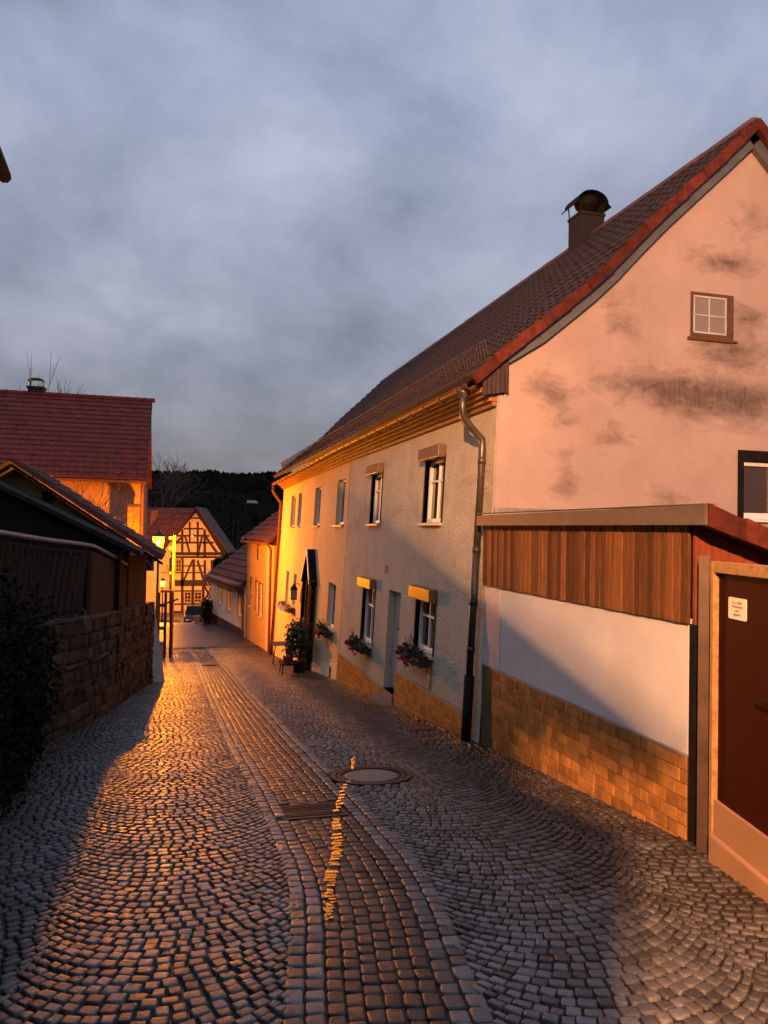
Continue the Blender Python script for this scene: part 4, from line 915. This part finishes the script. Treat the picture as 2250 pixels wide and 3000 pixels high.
rb = MB(); rb.beam((bx1,17.02,bz1-.12),(bx0,17.02,bz0-.12),.05,.16,up=(0,1,0)); rb.beam((bx0,17.02,bz0-.12),(bx0-.35,17.02,bz0-.38),.05,.16,up=(0,1,0)); rb.build('barge_board', 'black_wood', bn)
# ivy / bush mass at the near end of the wall
sb = thing('ivy_bush', 'black mass of ivy and shrub over the near end of the stone wall', 'bush', (-2.1, 9, -2.8))
l_ = MB()
for (t, s, z, a, b2, c, n) in ((-1.85,8.3,-1.45,.5,1.3,1.15,4200),(-1.7,9.8,-1.75,.42,1.0,1.0,3500),(-2.1,7.3,-1.5,.5,.8,1.2,1500),(-1.75,9.2,-2.65,.42,1.4,.4,1500),(-1.7,7.9,-2.5,.42,1.0,.5,1500),(-1.75,10.9,-2.6,.25,.6,.5,700)):
    l_.leaves((t,s,z), (a,b2,c), n, .042, shell=.35)
l_.build('foliage', 'leaf', sb)
st = MB()
for k in range(9): y = 7.2+k*.42; st.tube([(-2.3,y,float(gz(y))-.05),(-2.25+rnd.uniform(-.1,.1),y+.1,-2.1),(-2.3,y+rnd.uniform(-.2,.2),-1.3)], [.03,.02,.008], 5)
st.build('stems', 'twig', sb)
# neighbour house at the left whose eave corner shows
ec = np.array((-1.30, 6.27, 2.68)); en = np.array((-1.06, -2.0, 2.86))
lh = thing('neighbour_house', 'dark house close on the left, only its eave corner in sight', 'house', (-1.5, 2, -2))
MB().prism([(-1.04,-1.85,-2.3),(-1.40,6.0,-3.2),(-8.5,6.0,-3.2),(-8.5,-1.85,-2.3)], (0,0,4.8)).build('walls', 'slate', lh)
ridx = -4.3
up = 1.26
def nr_pt(y, t): base = en+(ec-en)*((y+2)/8.27); return np.array((base[0]-t, y, base[2]+t*up))
rf = MB(); a, b2, c, d_ = nr_pt(-2,0), nr_pt(6.27,0), nr_pt(6.27,3.3), nr_pt(-2,3.3)
rf.prism([a, b2, c, d_], (0,0,-.13)); c2, d2_ = np.array((-8.0, 6.27, 2.5)), np.array((-8.0, -2, 2.7)); rf.prism([d_, c, c2, d2_], (0,0,-.13)); rf.build('roof', 'cowl', lh)
MB().prism([(-1.3,-1.8,2.4),(-1.3,-1.8,2.98),(-4.36,-1.8,6.75),(-7.9,-1.8,2.4)], (-.12,7.7,0)).build('gable_walls', 'slate', lh)
g3 = MB(); g3.tube([tuple(en+np.array((.0,0,-.08))), tuple(ec+np.array((.0,0.0,-.08)))], .05, 8); g3.build('gutter', 'cowl', lh)
# ================================================================= RED ROOFED HOUSE (left, further down)
rh = thing('red_roof_house', 'tall house with big plain red tiled roof and lamp lit cream wall', 'house', (-4, 34, -5.2))
WY = 33.7; ev = atY(423,1405,33.3); rg = atY(434,1175,37.4)
ez, rz_ = float(ev[2]), float(rg[2])
MB().box(-14, -1.44, WY, WY+.2, -6, ez+.05).box(-1.64, -1.44, WY+.2, WY+8, -6, ez+.05).build('walls', 'lit_wall', rh)
MB().prism([(-1.5,WY,ez),(-1.5,WY+8,ez),(-1.5,WY+3.9,rz_-.1)], (-.2,0,0)).build('gable', 'cream', rh)
tiled('roof', quadfn((-14,33.3,ez),(-1.22,33.3,ez),(-1.22,37.4,rz_),(-14,37.4,rz_)), 44, 17, 'tile_red', rh, step=.035, amp=.02, sub=4)
MB().add([(-14,37.4,rz_),(-1.22,37.4,rz_),(-1.22,41.6,ez),(-14,41.6,ez)], [(0,1,2,3)]).build('rear_roof', 'tile_red', rh)
vb = MB(); vb.beam((-1.2,33.28,ez-.1),(-1.2,37.42,rz_-.1),.05,.2); vb.build('verge_board', 'dark_wood', rh)
rt = MB(); x = -14
while x < -1.3: rt.tube([(x,37.4,rz_+.03),(x+.36,37.4,rz_+.045)], .11, 8); x += .37
rt.build('ridge_tiles', 'tile_red', rh)
ev2 = MB(); ev2.box(-14,-1.24,33.24,33.42,ez-.16,ez-.05); ev2.build('gutter', 'copper', rh); MB().box(-14,-1.44,33.42,WY,ez-.1,ez-.02).build('soffit', 'lightwood', rh)
MB().tube([(-1.36,33.6,ez-.1),(-1.36,33.6,-5.5)], .06, 8).build('downpipe', 'copper', rh)
cq = atY(107,1140,37.6); cx2 = float(cq[0]); c2_ = MB(); c2_.box(cx2-.32,cx2+.32,37.3,37.9,rz_-.3,rz_+.28); c2_.box(cx2-.37,cx2+.37,37.25,37.95,rz_+.281,rz_+.36); chm = c2_.build('chimney', 'chim', rh)
k_ = MB(); arc = [(cx2+.34*math.cos(a), rz_+.62+.12*math.sin(a)) for a in np.linspace(.15, math.pi-.15, 9)]
k_.prism([(x,37.3,z) for x, z in arc]+[(x,37.3,z-.03) for x, z in arc[::-1]], (0,.6,0))
for dx in (-.27,.27): k_.tube([(cx2+dx,37.6,rz_+.34),(cx2+dx,37.6,rz_+.66)], .02, 5)
k_.build('chimney_cowl', 'dark_metal', chm)
# brick chimney on a low annex
an_ = thing('brick_annex', 'low annex with a leaning brick chimney in front of the lamp lit wall', 'outbuilding', (-2, 32.5, -5))
q0, q1 = atY(374,1500,32.5), atY(410,1500,32.5); qz = float(atY(390,1478,32.5)[2])
bk = MB(); cxx, hw = float((q0[0]+q1[0])/2), float((q1[0]-q0[0])/2); z = -1.2; row = 0
while z < qz-.12:
    for u in range(2): bk.box(cxx-hw+u*hw+.006, cxx-hw+(u+1)*hw-.006, 32.3+(.004 if (row+u) % 2 else 0), 32.8, z, z+.07)
    z += .082; row += 1
cmb = bk.build('chimney', 'brick', an_, bevel=.006)
MB().box(cxx-hw*.86, cxx+hw*.86, 32.33, 32.78, -1.25, qz-.02).box(cxx-hw*1.05, cxx+hw*1.05, 32.26, 32.84, z, z+.1).build('chimney_core', 'mortar', cmb)
MB().box(-3.4,-1.45,31.9,33.6,-6,-1.35).build('walls', 'olive', an_); MB().hexa([(-3.5,31.7,-1.35),(-1.4,31.7,-1.35),(-1.4,33.68,-1.15),(-3.5,33.68,-1.15),(-3.5,31.7,-1.28),(-1.4,31.7,-1.28),(-1.4,33.68,-1.08),(-3.5,33.68,-1.08)]).build('roof', 'tile_maroon', an_)
# pale house sliver at the far left
ph = thing('pale_house', 'pale grey gabled wall showing at the left edge behind the barn', 'house', (-7.5, 25, -4))
q0 = atY(32,1500,25.); MB().prism([(float(q0[0]),25,-5),(float(q0[0]),25,float(atY(32,1452,25)[2])),(float(q0[0])-1.3,25,float(atY(0,1425,25)[2])),(-12,25,1.4),(-12,25,-5)], (0,.2,0)).build('gable_wall', 'white_render', ph)
MB().beam((float(q0[0])+.1,24.9,float(atY(32,1449,25)[2])),(float(q0[0])-1.6,24.9,float(atY(0,1416,25)[2])+.12),.3,.1,up=(0,1,0)).build('barge_board', 'slate', ph)
aw = MB(); zc3 = float(atY(16,1465,24.6)[2]); aw.tube([(float(q0[0])-2.5,24.7,zc3-.1),(float(q0[0])-.6,24.7,zc3),(float(q0[0])-.03,24.7,zc3+.18)], [.3,.22,.04], 8); aw.build('awning', 'pale', ph)

# bare shrubs and trees
def bare_tree(name, label, base, h, spread, depth=4, r0=.05, n=3, cat='tree', tilt0=.2, up0=.5, group=None, seed=1, first=.35):
    R2 = random.Random(seed); t = thing(name, label, cat, base, group)
    mt_, mc = MB(), MB()
    def grow(p, d, L, r, k, m):
        q = p+d*L*.5+np.array([R2.uniform(-.1,.1) for _ in range(3)])*L*.25; e = p+d*L+np.array([R2.uniform(-.1,.1) for _ in range(3)])*L*.3
        m.tube([p, q, e], [r, r*.85, r*.62], 5 if k > 1 else 4, cap=False)
        if k == 0: return
        for i in range(n if k < depth else n+1):
            v = np.array([R2.gauss(0,1) for _ in range(3)]); v /= np.linalg.norm(v); nd = d*.75+v*spread+np.array([0,0,up0*.3]); nd /= np.linalg.norm(nd)
            st_ = e if R2.random() < .6 else q+(e-q)*R2.random()
            grow(st_, nd, L*R2.uniform(.62,.85), r*.6, k-1, mc)
    grow(np.array(base, float), np.array([R2.uniform(-.1,.1)*tilt0, 0, 1.]), h*first, r0, depth, mt_)
    mt_.build('trunk', 'twig', t); mc.build('branches', 'twig', t); return t
q = atY(262,1500,27.); bare_tree('bare_shrub', 'leafless shrub with forking stems before the lamp lit cream wall', (float(q[0]), 27., -1.9), 3.2, .5, 4, .035, 3, 'shrub', seed=3, first=.42)
q = atY(318,1500,28.); bare_tree('bare_shrub', 'smaller leafless shrub close to the brick chimney', (float(q[0]), 28., -2.0), 2.8, .5, 4, .03, 3, 'shrub', seed=8, first=.42)
for k, px in enumerate((8, 50, 80)):
    q = atY(px,1140,48.); bare_tree('bare_tree', ['leafless treetop at the left edge above the red roof', 'thin leafless treetop just left of the red roof chimney', 'tallest thin leafless twigs beside the red roof chimney'][k], (float(q[0]), 48., -6.), 9.3+k*.35, .28, 4, .10, 3, seed=20+k, up0=1.0, first=.5)
q = atY(462,1420,95.); bare_tree('bare_tree', 'rounded leafless tree rising behind the right end of the red roof', (float(q[0]), 95., -8.5), 16.5, .62, 6, .3, 3, seed=31, first=.33)
# ================================================================= SCAFFOLD / TIMBER LANDING
sf = thing('timber_landing', 'timber post frame with landing, rail and steps beside the lantern', 'wooden landing', (-.2, 31.4, -5.1))
Yp = 31.4; zg = float(gz(Yp))
def zf(px, py, y=Yp): p = atY(px, py, y); return float(p[0]), float(p[2])
x_, zt_ = zf(511,1568); MB().tube([(x_,Yp,zg-.1),(x_,Yp,zt_)], .055, 6).build('tall_post', 'lightwood', sf)
kn = MB()
for py in (1576, 1606, 1680): a = zf(503,py); kn.lathe((a[0]-.04,Yp,a[1]-.08), [(.03,0),(.075,.05),(.075,.1),(.03,.15)], 8)
kn.build('post_collars', 'lightwood', sf)
for (a, b2, y2) in (((470,1733),(508,1733),Yp-.3), ((466,1842),(486,1842),Yp-.9), ((470,1678),(506,1674),Yp-.05), ((466,1775),(486,1775),Yp-.5)):
    p, q = zf(*a, y2), zf(*b2, y2); MB().obox((p[0],y2,p[1]-.04), (q[0]-p[0],0,0), (0,.5,0), (0,0,.07)).build('plank', 'timber', sf)
br = MB(); p, q = zf(466,1775,Yp-.35), zf(522,1755,Yp-.35); br.tube([(p[0],Yp-.35,p[1]),(q[0],Yp-.35,q[1])], .035, 5); p, q = zf(489,1655,Yp), zf(506,1720,Yp); br.tube([(p[0],Yp,p[1]),(q[0],Yp,q[1])], .04, 5); br.build('brace', 'timber', sf)
for px, yy in ((486,Yp-.6),(466,Yp-.9),(503,Yp-.25)):
    p, q = zf(px,1736,yy), zf(px-4,1900,yy); MB().tube([(p[0],yy,p[1]),(q[0],yy,float(gz(yy))-.05)], .06, 6).build('leg', 'timber', sf)
for k in range(4): MB().box(-.9,-.35,29.6+k*.28,29.85+k*.28,float(gz(29.8))-.1,float(gz(29.8))+.14*(k+1)).build('step', 'concrete', sf)
# ================================================================= LOWER STREET HOUSES
def street_house(name, label, p0, p1, ze_, rise, depth, mat, wins, roofm='tile_maroon', cols=24, over=.3, gable=True):
    p0, p1 = np.array(p0, float), np.array(p1, float); L = np.linalg.norm(p1-p0); d_ = (p1-p0)/L; n_ = np.array([d_[1], -d_[0]])   # n_ points away from the lane
    if n_[0] < 0: n_ = -n_
    P = lambda a, z, o=0.: (*(p0+d_*a-n_*o), z)
    t = thing(name, label, 'house', (*p0, float(gz(p0[1]))))
    zb_ = float(gz(p1[1]))-1.2
    rects = []
    for (l, r_, tp_, bt_) in wins:
        q = [atP(x, y, p0, p1) for x, y in ((l,(tp_+bt_)/2), (r_,(tp_+bt_)/2), ((l+r_)/2,tp_), ((l+r_)/2,bt_))]; aa = sorted(float((v[:2]-p0)@d_) for v in q[:2]); rects.append((aa[0], aa[1], float(q[3][2]), float(q[2][2])))
    w = MB(); wall_holes(w, P, 0, L, zb_, ze_, rects, .2)
    w.add([P(0,zb_),P(0,zb_,-depth),P(0,ze_,-depth),P(0,ze_)], [(0,1,2,3)]); w.add([P(L,zb_),P(L,zb_,-depth),P(L,ze_,-depth),P(L,ze_)], [(0,1,2,3)])
    w.add([P(0,ze_),P(0,ze_,-depth),P(0,ze_+rise,-depth/2)], [(0,1,2)]); w.add([P(L,ze_),P(L,ze_,-depth),P(L,ze_+rise,-depth/2)], [(0,1,2)])
    w.build('walls', mat, t)
    for q in rects: window(t, P, *q, dep=.1, sill='sill', muntins=((.5,),(.6,)), reveal='grey_wood')
    dr_ = -over*rise/(depth/2)
    tiled('roof', quadfn(P(-.15,ze_+dr_+.08,over),P(L+.15,ze_+dr_+.08,over),P(L+.15,ze_+rise+.1,-depth/2),P(-.15,ze_+rise+.1,-depth/2)), cols, 9, roofm, t, step=.06, amp=.02, sub=3)
    MB().add([P(-.15,ze_+rise+.1,-depth/2),P(L+.15,ze_+rise+.1,-depth/2),P(L+.15,ze_,-depth-.2),P(-.15,ze_,-depth-.2)], [(0,1,2,3)]).build('rear_roof', roofm, t)
    gm_ = MB(); pbox(gm_, P, -.1, L+.1, ze_+dr_-.08, ze_+dr_+.03, over-.02, over+.1); gm_.build('gutter', 'copper', t)
    so = MB(); pbox(so, P, -.05, L+.05, ze_-.12, ze_-.02, .003, over-.03); so.build('soffit', 'lightwood', t)
    return t, P, L
oh, OP, OL = street_house('ochre_house', 'narrow ochre house glowing orange next to the cream house', (3.98,32.0), (3.5,39.0), -.45, 1.9, 5, 'orange_render', [(754,762,1598,1640),(733,739,1693,1775),(748,757,1703,1795),(759,770,1711,1808)], over=.25)
pbox(MB(), OP, 1.0, 1.35, -6.5, -.6, .002, .05).build('pilaster', 'cream', oh)
MB().tube([OP(.5,-.55,.28),OP(.5,-.9,.05),OP(.5,-5.4,.06)], .05, 8).build('downpipe', 'copper', oh)
wh, WP, WL_ = street_house('white_cottage', 'low white cottage with maroon roof down the lane', (3.44,39.2), (2.17,48.), -2.82, 2.3, 6, 'white_render', [(639,651,1702,1768),(665,679,1715,1788),(697,712,1728,1806)], cols=30, over=.4)
MB().tube([WP(.1,-2.95,.3),WP(.1,-3.2,.06),WP(.1,-5.6,.06)], .045, 8).build('downpipe', 'copper', wh)
pbox(MB(), WP, 0.0, WL_, -7, -5.15, .003, .03).build('plinth', 'dark_wood', wh)
# half-timbered house
TY = 75.0
th = thing('timbered_house', 'half-timbered gabled house with cream panels at the end of the lane', 'house', (2, TY, -8.2))
def tp4(u, v, o=0.):     # pixels of a 5.531x detail view of the gable
    p = atY(440+u/5.531, 1540+v/5.531, TY-o); return p
ap_ = tp4(741,-271); er = tp4(1230,455); bl = tp4(120,1420)
gp = [tp4(60,1420), tp4(1010,1420), tp4(1010,560), tp4(1170,470), tp4(741,-230), tp4(400,180), tp4(60,600)]
MB().prism([tuple(p) for p in gp], (0,.3,0)).build('gable_wall', 'panel', th)
tb = MB()
BE = [(330,455,1220,455,34),(340,510,1180,510,22),(330,930,1010,930,62),(330,1060,880,1055,14),(330,1272,880,1275,16),(330,1400,660,1405,24),(340,655,900,650,14),(330,765,910,760,14),(410,275,1030,275,20),(430,165,960,165,18),(545,50,860,50,16),(640,-120,830,-120,14),
 (520,60,520,440,24),(640,-60,640,270,18),(770,-60,770,510,22),(882,60,885,510,26),(520,520,520,1400,28),(705,545,705,900,28),(690,980,690,1310,24),(885,560,885,900,24),(860,980,860,1290,26),(1000,560,1005,1300,26),(330,520,330,1400,26),
 (690,550,545,890,20),(765,560,870,900,24),(560,150,640,440,20),(845,150,780,440,20),(900,180,1080,440,24),(420,280,520,180,22),(745,-250,1215,455,34),(741,-250,330,250,30),(880,985,1000,1200,22),(1000,985,890,1190,18)]
for k, (a, b2, c, d_, w) in enumerate(BE):
    p, q = tp4(a,b2,.02+.003*(k % 7)), tp4(c,d_,.02+.003*(k % 7)); tb.beam(p, q, .12, w/5.531*TY/F*.98, up=(0,1,0)) if False else tb.obox(*(lambda p, q, ww: (p+np.cross(q-p,(0,1,0))/np.linalg.norm(q-p)*ww/2, q-p, -np.cross(q-p,(0,1,0))/np.linalg.norm(q-p)*ww, np.array((0,.12,0))))(np.array(p)*1., np.array(q)*1., w*1.55/5.531*TY/F))
tb.build('timber_frame', 'timber', th)
def TPf(t, z, o=0): return (t, TY-.16-o, z)
for (a, b2, c, d_) in ((545,1070,668,1250),(708,1070,842,1250),(405,545,512,755)):
    p, q = tp4(a,d_,.16), tp4(c,b2,.16); window(th, TPf, float(p[0]), float(q[0]), float(p[2]), float(q[2]), dep=0., fw=.1, frame='lightwood', muntins=((.5,),(.33,.66)))
p = tp4(683,172,.2); MB().lathe((float(p[0]),TY-.2,float(p[2])-.15), [(.02,0),(.14,.06),(.16,.15),(.1,.28)], 10).build('gable_ornament', 'white', th)
rdir = np.array((-6.5, 4.0, 0)); A_, G_ = np.array(tp4(741,-285,.5)), np.array(tp4(330,255,.5)); G2_ = A_+(G_-A_)*1.45
tiled('roof', quadfn(G2_, G2_+rdir, A_+rdir, A_), 16, 9, 'tile_maroon', th, step=.09, amp=.03, sub=3)
E2 = np.array(tp4(1265,455,.5)); MB().prism([A_, E2, E2+np.array((1.2,6,0)), A_+np.array((1.2,6,0))], (0,0,.15)).build('rear_roof', 'tile_maroon', th)
p = np.array(tp4(70,-160,-1.5)); MB().box(p[0]-.35,p[0]+.35,p[1]-.3,p[1]+.3,p[2]-3,p[2]-.35+.9).build('chimney', 'brick', th)
MB().box(-3.2,float(gp[0][0]),TY+.1,TY+.4,-9,-4.2).build('side_wall', 'panel', th)
MB().hexa([(float(gp[0][0]),TY-.06,-9),(float(gp[1][0]),TY-.06,-9),(float(gp[1][0]),TY,-9),(float(gp[0][0]),TY,-9),(float(gp[0][0]),TY-.06,float(tp4(0,1420)[2])),(float(gp[1][0]),TY-.06,float(tp4(0,1420)[2])),(float(gp[1][0]),TY,float(tp4(0,1420)[2])),(float(gp[0][0]),TY,float(tp4(0,1420)[2]))]).build('stone_base', 'mortar', th)
# parked car
q = gpt(572,1830); cx_, cy_ = float(q[0])+.35, 62.0; cz_ = float(gz(cy_))
cr = thing('parked_car', 'dark car parked nose towards the lane before the timbered house', 'car', (cx_, cy_, cz_))
X = lambda u, v, w: (cx_+u*.92, cy_+v, cz_+w)
prof = [(-1.9,.35),(-2.05,.55),(-2.0,.8),(-1.85,.92),(-.9,1.02),(1.9,1.02),(2.1,.8),(2.1,.4),(1.9,.3)]
MB().prism([X(-.88,v,w) for v, w in prof], (1.76,0,0)).build('body', 'car', cr, bevel=.08)
cab = MB(); cab.hexa([X(-.82,-.95,1.0),X(.82,-.95,1.0),X(.82,1.7,1.0),X(-.82,1.7,1.0),X(-.66,-.25,1.5),X(.66,-.25,1.5),X(.66,1.2,1.5),X(-.66,1.2,1.5)]); cab.build('cabin', 'cowl', cr, bevel=.05)
MB().hexa([X(-.68,-.28,1.49),X(.68,-.28,1.49),X(.68,1.22,1.49),X(-.68,1.22,1.49),X(-.58,-.18,1.54),X(.58,-.18,1.54),X(.58,1.1,1.54),X(-.58,1.1,1.54)]).build('roof_panel', 'car', cr)
for sx_ in (-1, 1):
    MB().lathe(X(sx_*.62,-2.0,.66), [(.03,-.06),(.13,-.05),(.14,.05),(.03,.06)], 12).build('headlight', 'white', cr)
    for v in (-1.3, 1.35): MB().tube([X(sx_*.78-.1,v,.31),X(sx_*.78+.1,v,.31)], .31, 18).build('wheel', 'rubber', cr)
MB().obox(X(-.26,-2.09,.45), (.52,0,0), (0,.02,0), (0,0,.11)).build('number_plate', 'white', cr); MB().obox(X(-.8,-2.07,.3), (1.6,0,0), (0,.05,0), (0,0,.1)).build('bumper', 'zinc', cr)
# gate pillar, picket fence, dark bush at the bend
gy = 47.6; p0 = atY(572,1700,gy); p1 = atY(586,1700,gy); pz = float(atY(580,1806,gy)[2]); gpl = thing('gate_pillar', 'pale stone gate pillar with a cap in front of the car', 'gate pillar', (float(p0[0]), gy, float(gz(gy))))
MB().box(float(p0[0]),float(p1[0]),gy,gy+.3,float(gz(gy))-.3,pz-.08).build('shaft', 'concrete', gpl); MB().box(float(p0[0])-.04,float(p1[0])+.04,gy-.04,gy+.34,pz-.079,pz+.02).build('cap', 'concrete', gpl)
pf = thing('picket_fence', 'dark picket fence at the end of the white cottage', 'fence', (1.9, 47.4, -5.7))
f0_, f1_ = atY(592,1780,47.2), atY(622,1780,47.2); ztp = float(atY(605,1757,47.2)[2]); n = 9
for k in range(n): x = float(f0_[0])+(float(f1_[0])-float(f0_[0]))*k/(n-1); MB().prism([(x-.03,47.2,-6),(x+.03,47.2,-6),(x+.03,47.2,ztp-.08),(x,47.2,ztp),(x-.03,47.2,ztp-.08)], (0,.025,0)).build('picket', 'dark_wood', pf)
MB().box(float(f0_[0])-.03,float(f1_[0])+.03,47.23,47.27,ztp-.35,ztp-.27).box(float(f0_[0])-.03,float(f1_[0])+.03,47.23,47.27,-5.5,-5.4).build('rail', 'dark_wood', pf)
db = thing('dark_bush', 'black evergreen bush hugging the corner of the white cottage', 'bush', (1.75, 46.4, float(gz(46.4))))
q = atY(606,1810,46.4); MB().leaves((float(q[0]),46.4,float(gz(46.4))+.75), (.36,.5,.95), 900, .09, shell=.3).build('foliage', 'leaf', db); MB().tube([(float(q[0]),46.4,float(gz(46.4))-.05),(float(q[0]),46.4,float(gz(46.4))+.8)], .05, 6).build('stem', 'twig', db)
bare_tree('bare_tree', 'crooked bare little tree at the right corner of the timbered house', (float(tp4(985,1300)[0])*.9, 68, -7.7), 5.2, .7, 3, .09, 2, seed=12, first=.4)

# ================================================================= HILL, FOREST, FAR THINGS
def hz(t, s):
    dist = np.hypot(t, s-0); ang = np.arctan2(t, s)
    ridge = 25+2.5*np.sin(ang*5+1.0)+2.0*np.sin(ang*13)+1.2*np.sin(ang*29+2)
    k = np.clip((dist-95)/340, 0, 1); k = k*k*(3-2*k)
    return -9+(ridge+9)*k
hb = MB(); angs = np.linspace(-1.3, 1.5, 90); ds_ = np.array([95,120,150,190,235,285,340,395,440,500,640])
hp = [(d_*math.sin(a), d_*math.cos(a)) for d_ in ds_ for a in angs]; hb.v = [(x, y, float(hz(x, y))+(-20 if math.hypot(x, y) > 600 else 0)) for x, y in hp]; na = len(angs)
hb.f = [(i*na+j, i*na+j+1, (i+1)*na+j+1, (i+1)*na+j) for i in range(len(ds_)-1) for j in range(na-1)]
hb.build('hill', 'hill', smooth=True, kind='structure')
fo = MB()
for k in range(5200):
    a = rnd.uniform(-.75, .55); d_ = rnd.choice([rnd.uniform(120,430), rnd.uniform(405,445)]); x, y = d_*math.sin(a), d_*math.cos(a); z = float(hz(x, y)); h_ = rnd.uniform(1.0,2.6)*(.6+.4*math.sin(a*40)**2); r_ = h_*rnd.uniform(.22,.5)
    n = 5; ph_ = rnd.random()*6
    fo.add([(x+r_*.55*math.cos(ph_+i*1.257), y+r_*.55*math.sin(ph_+i*1.257), z-.5) for i in range(n)]+[(x+r_*math.cos(ph_+.6+i*1.257), y+r_*math.sin(ph_+.6+i*1.257), z+h_*.45) for i in range(n)]+[(x+rnd.uniform(-.3,.3), y, z+h_)],
           [(i, (i+1) % n, n+(i+1) % n, n+i) for i in range(n)]+[(n+i, n+(i+1) % n, 2*n) for i in range(n)])
fo.build('forest', 'forest', kind='stuff', label='dark winter forest covering the hillside beyond the village')
def conifer(px, py_top, Y, h_, lab):
    q = atY(px, py_top, Y); t = thing('conifer', lab, 'tree', (float(q[0]), Y, float(q[2])-h_))
    m = MB(); x, z = float(q[0]), float(q[2])
    for k in range(900):
        u = rnd.random()**.7; r_ = (1-u)*0+u*h_*.17*(.6+.4*rnd.random()); a = rnd.random()*6.28; c = np.array((x+r_*math.cos(a), Y+r_*math.sin(a), z-u*h_)); dd = np.array((math.cos(a), math.sin(a), -.5))*h_*.035; ww = np.array((-math.sin(a), math.cos(a), 0))*h_*.012
        m.add([c-ww, c+dd, c+ww], [(0,1,2)])
    m.build('crown', 'leaf', t); MB().tube([(x,Y,z-h_),(x,Y,z-.2*h_)], [.25,.08], 6).build('trunk', 'twig', t)
conifer(686,1432,130,14,'tall dark conifer on the slope above the ochre house'); conifer(700,1470,120,9,'smaller dark conifer beside the tall one above the ochre roof')
fhs = thing('hillside_cottage', 'tiny pale roofed cottage on the dark hillside', 'cottage', (0, 150, 0)); q = atY(738,1470,150); x, z = float(q[0]), float(q[2])
MB().box(x-1.1,x+1.1,150,152,z-2.4,z-.3).build('walls', 'black_wood', fhs); MB().prism([(x-1.0,149.8,z-.3),(x+1.2,149.8,z-.3),(x+.9,151.2,z+.2),(x-.8,151.2,z+.2)], (0,0,.1)).build('roof', 'concrete', fhs)

# ================================================================= LIGHT, SKY, CAMERA
w = bpy.data.worlds.new('World'); sc.world = w; w.use_nodes = True; nt = w.node_tree; nt.nodes.clear()
out = nt.nodes.new('ShaderNodeOutputWorld'); bg = nt.nodes.new('ShaderNodeBackground'); nt.links.new(bg.outputs[0], out.inputs[0])
tcn = nt.nodes.new('ShaderNodeTexCoord'); sep = nt.nodes.new('ShaderNodeSeparateXYZ'); nt.links.new(tcn.outputs['Generated'], sep.inputs[0])
def math_(op, a, b_=None):
    m = nt.nodes.new('ShaderNodeMath'); m.operation = op
    for i, v in enumerate((a, b_)):
        if v is None: continue
        if hasattr(v, 'is_output'): nt.links.new(v, m.inputs[i])
        else: m.inputs[i].default_value = v
    return m.outputs[0]
den = math_('ADD', math_('MAXIMUM', sep.outputs[2], 0.), .45)
cmb = nt.nodes.new('ShaderNodeCombineXYZ'); nt.links.new(math_('DIVIDE', sep.outputs[0], den), cmb.inputs[0]); nt.links.new(math_('DIVIDE', sep.outputs[1], den), cmb.inputs[1])
cl = noise(nt, 2.8, 9, .56, cmb.outputs[0], .15); cl2 = noise(nt, 1.3, 3, .5, cmb.outputs[0], .1)
cs = math_('ADD', math_('MULTIPLY', cl, .75), math_('MULTIPLY', cl2, .45))
ccol = ramp(nt, cs, [(.43, (.225,.255,.36)), (.53, (.34,.385,.545)), (.61, (.42,.465,.645)), (.74, (.58,.62,.81))])
elev = nt.nodes.new('ShaderNodeMapRange'); nt.links.new(sep.outputs[2], elev.inputs[0]); elev.inputs[1].default_value = -.02; elev.inputs[2].default_value = .5
grad = ramp(nt, elev.outputs[0], [(0, (.40,.35,.31)), (.2, (.52,.48,.44)), (.5, (.72,.70,.68)), (.8, (.82,.82,.80)), (1, (.86,.88,.86))])
skyc = mix(nt, 1., ccol, grad, 'MULTIPLY')
zen = nt.nodes.new('ShaderNodeMapRange'); nt.links.new(sep.outputs[2], zen.inputs[0]); zen.inputs[1].default_value = .58; zen.inputs[2].default_value = .75; zen.inputs[3].default_value = 1.; zen.inputs[4].default_value = 1.05
bk = nt.nodes.new('ShaderNodeMapRange'); nt.links.new(sep.outputs[1], bk.inputs[0]); bk.inputs[1].default_value = .1; bk.inputs[2].default_value = -.9; bk.inputs[3].default_value = 1.; bk.inputs[4].default_value = 1.3
zz_ = math_('MULTIPLY', zen.outputs[0], bk.outputs[0])
nsk = nt.nodes.new('ShaderNodeTexSky'); nsk.sky_type = 'NISHITA'; nsk.sun_disc = False; nsk.sun_elevation = math.radians(1.5); nsk.sun_rotation = math.radians(200)
fin = mix(nt, .03, skyc, nsk.outputs[0])
nt.links.new(fin, bg.inputs['Color']); nt.links.new(zz_, bg.inputs['Strength'])
su = bpy.data.lights.new('sun', 'SUN'); su.energy = .12; su.angle = math.radians(30); su.color = (1,.9,.82); so = bpy.data.objects.new('sun', su); col.objects.link(so)
so.rotation_euler = (math.radians(55), 0, math.radians(-30))
cd = bpy.data.cameras.new('camera'); cam = bpy.data.objects.new('camera', cd); col.objects.link(cam)
cd.sensor_fit = 'VERTICAL'; cd.sensor_height = 36; cd.sensor_width = 27; cd.lens = F/3000*36; cd.clip_start = .05; cd.clip_end = 3000
m4 = Matrix([list(CM[i])+[0] for i in range(3)]+[[0,0,0,1]]); cam.matrix_world = m4
sc.camera = cam
sc.view_settings.view_transform = 'Standard'; sc.view_settings.look = 'None'; sc.view_settings.exposure = 0; sc.view_settings.gamma = 1; sc.view_settings.use_curve_mapping = False
sc.cycles.sample_clamp_indirect = 4; sc.cycles.max_bounces = 6; sc.cycles.use_denoising = True
sc.cycles.caustics_reflective = False
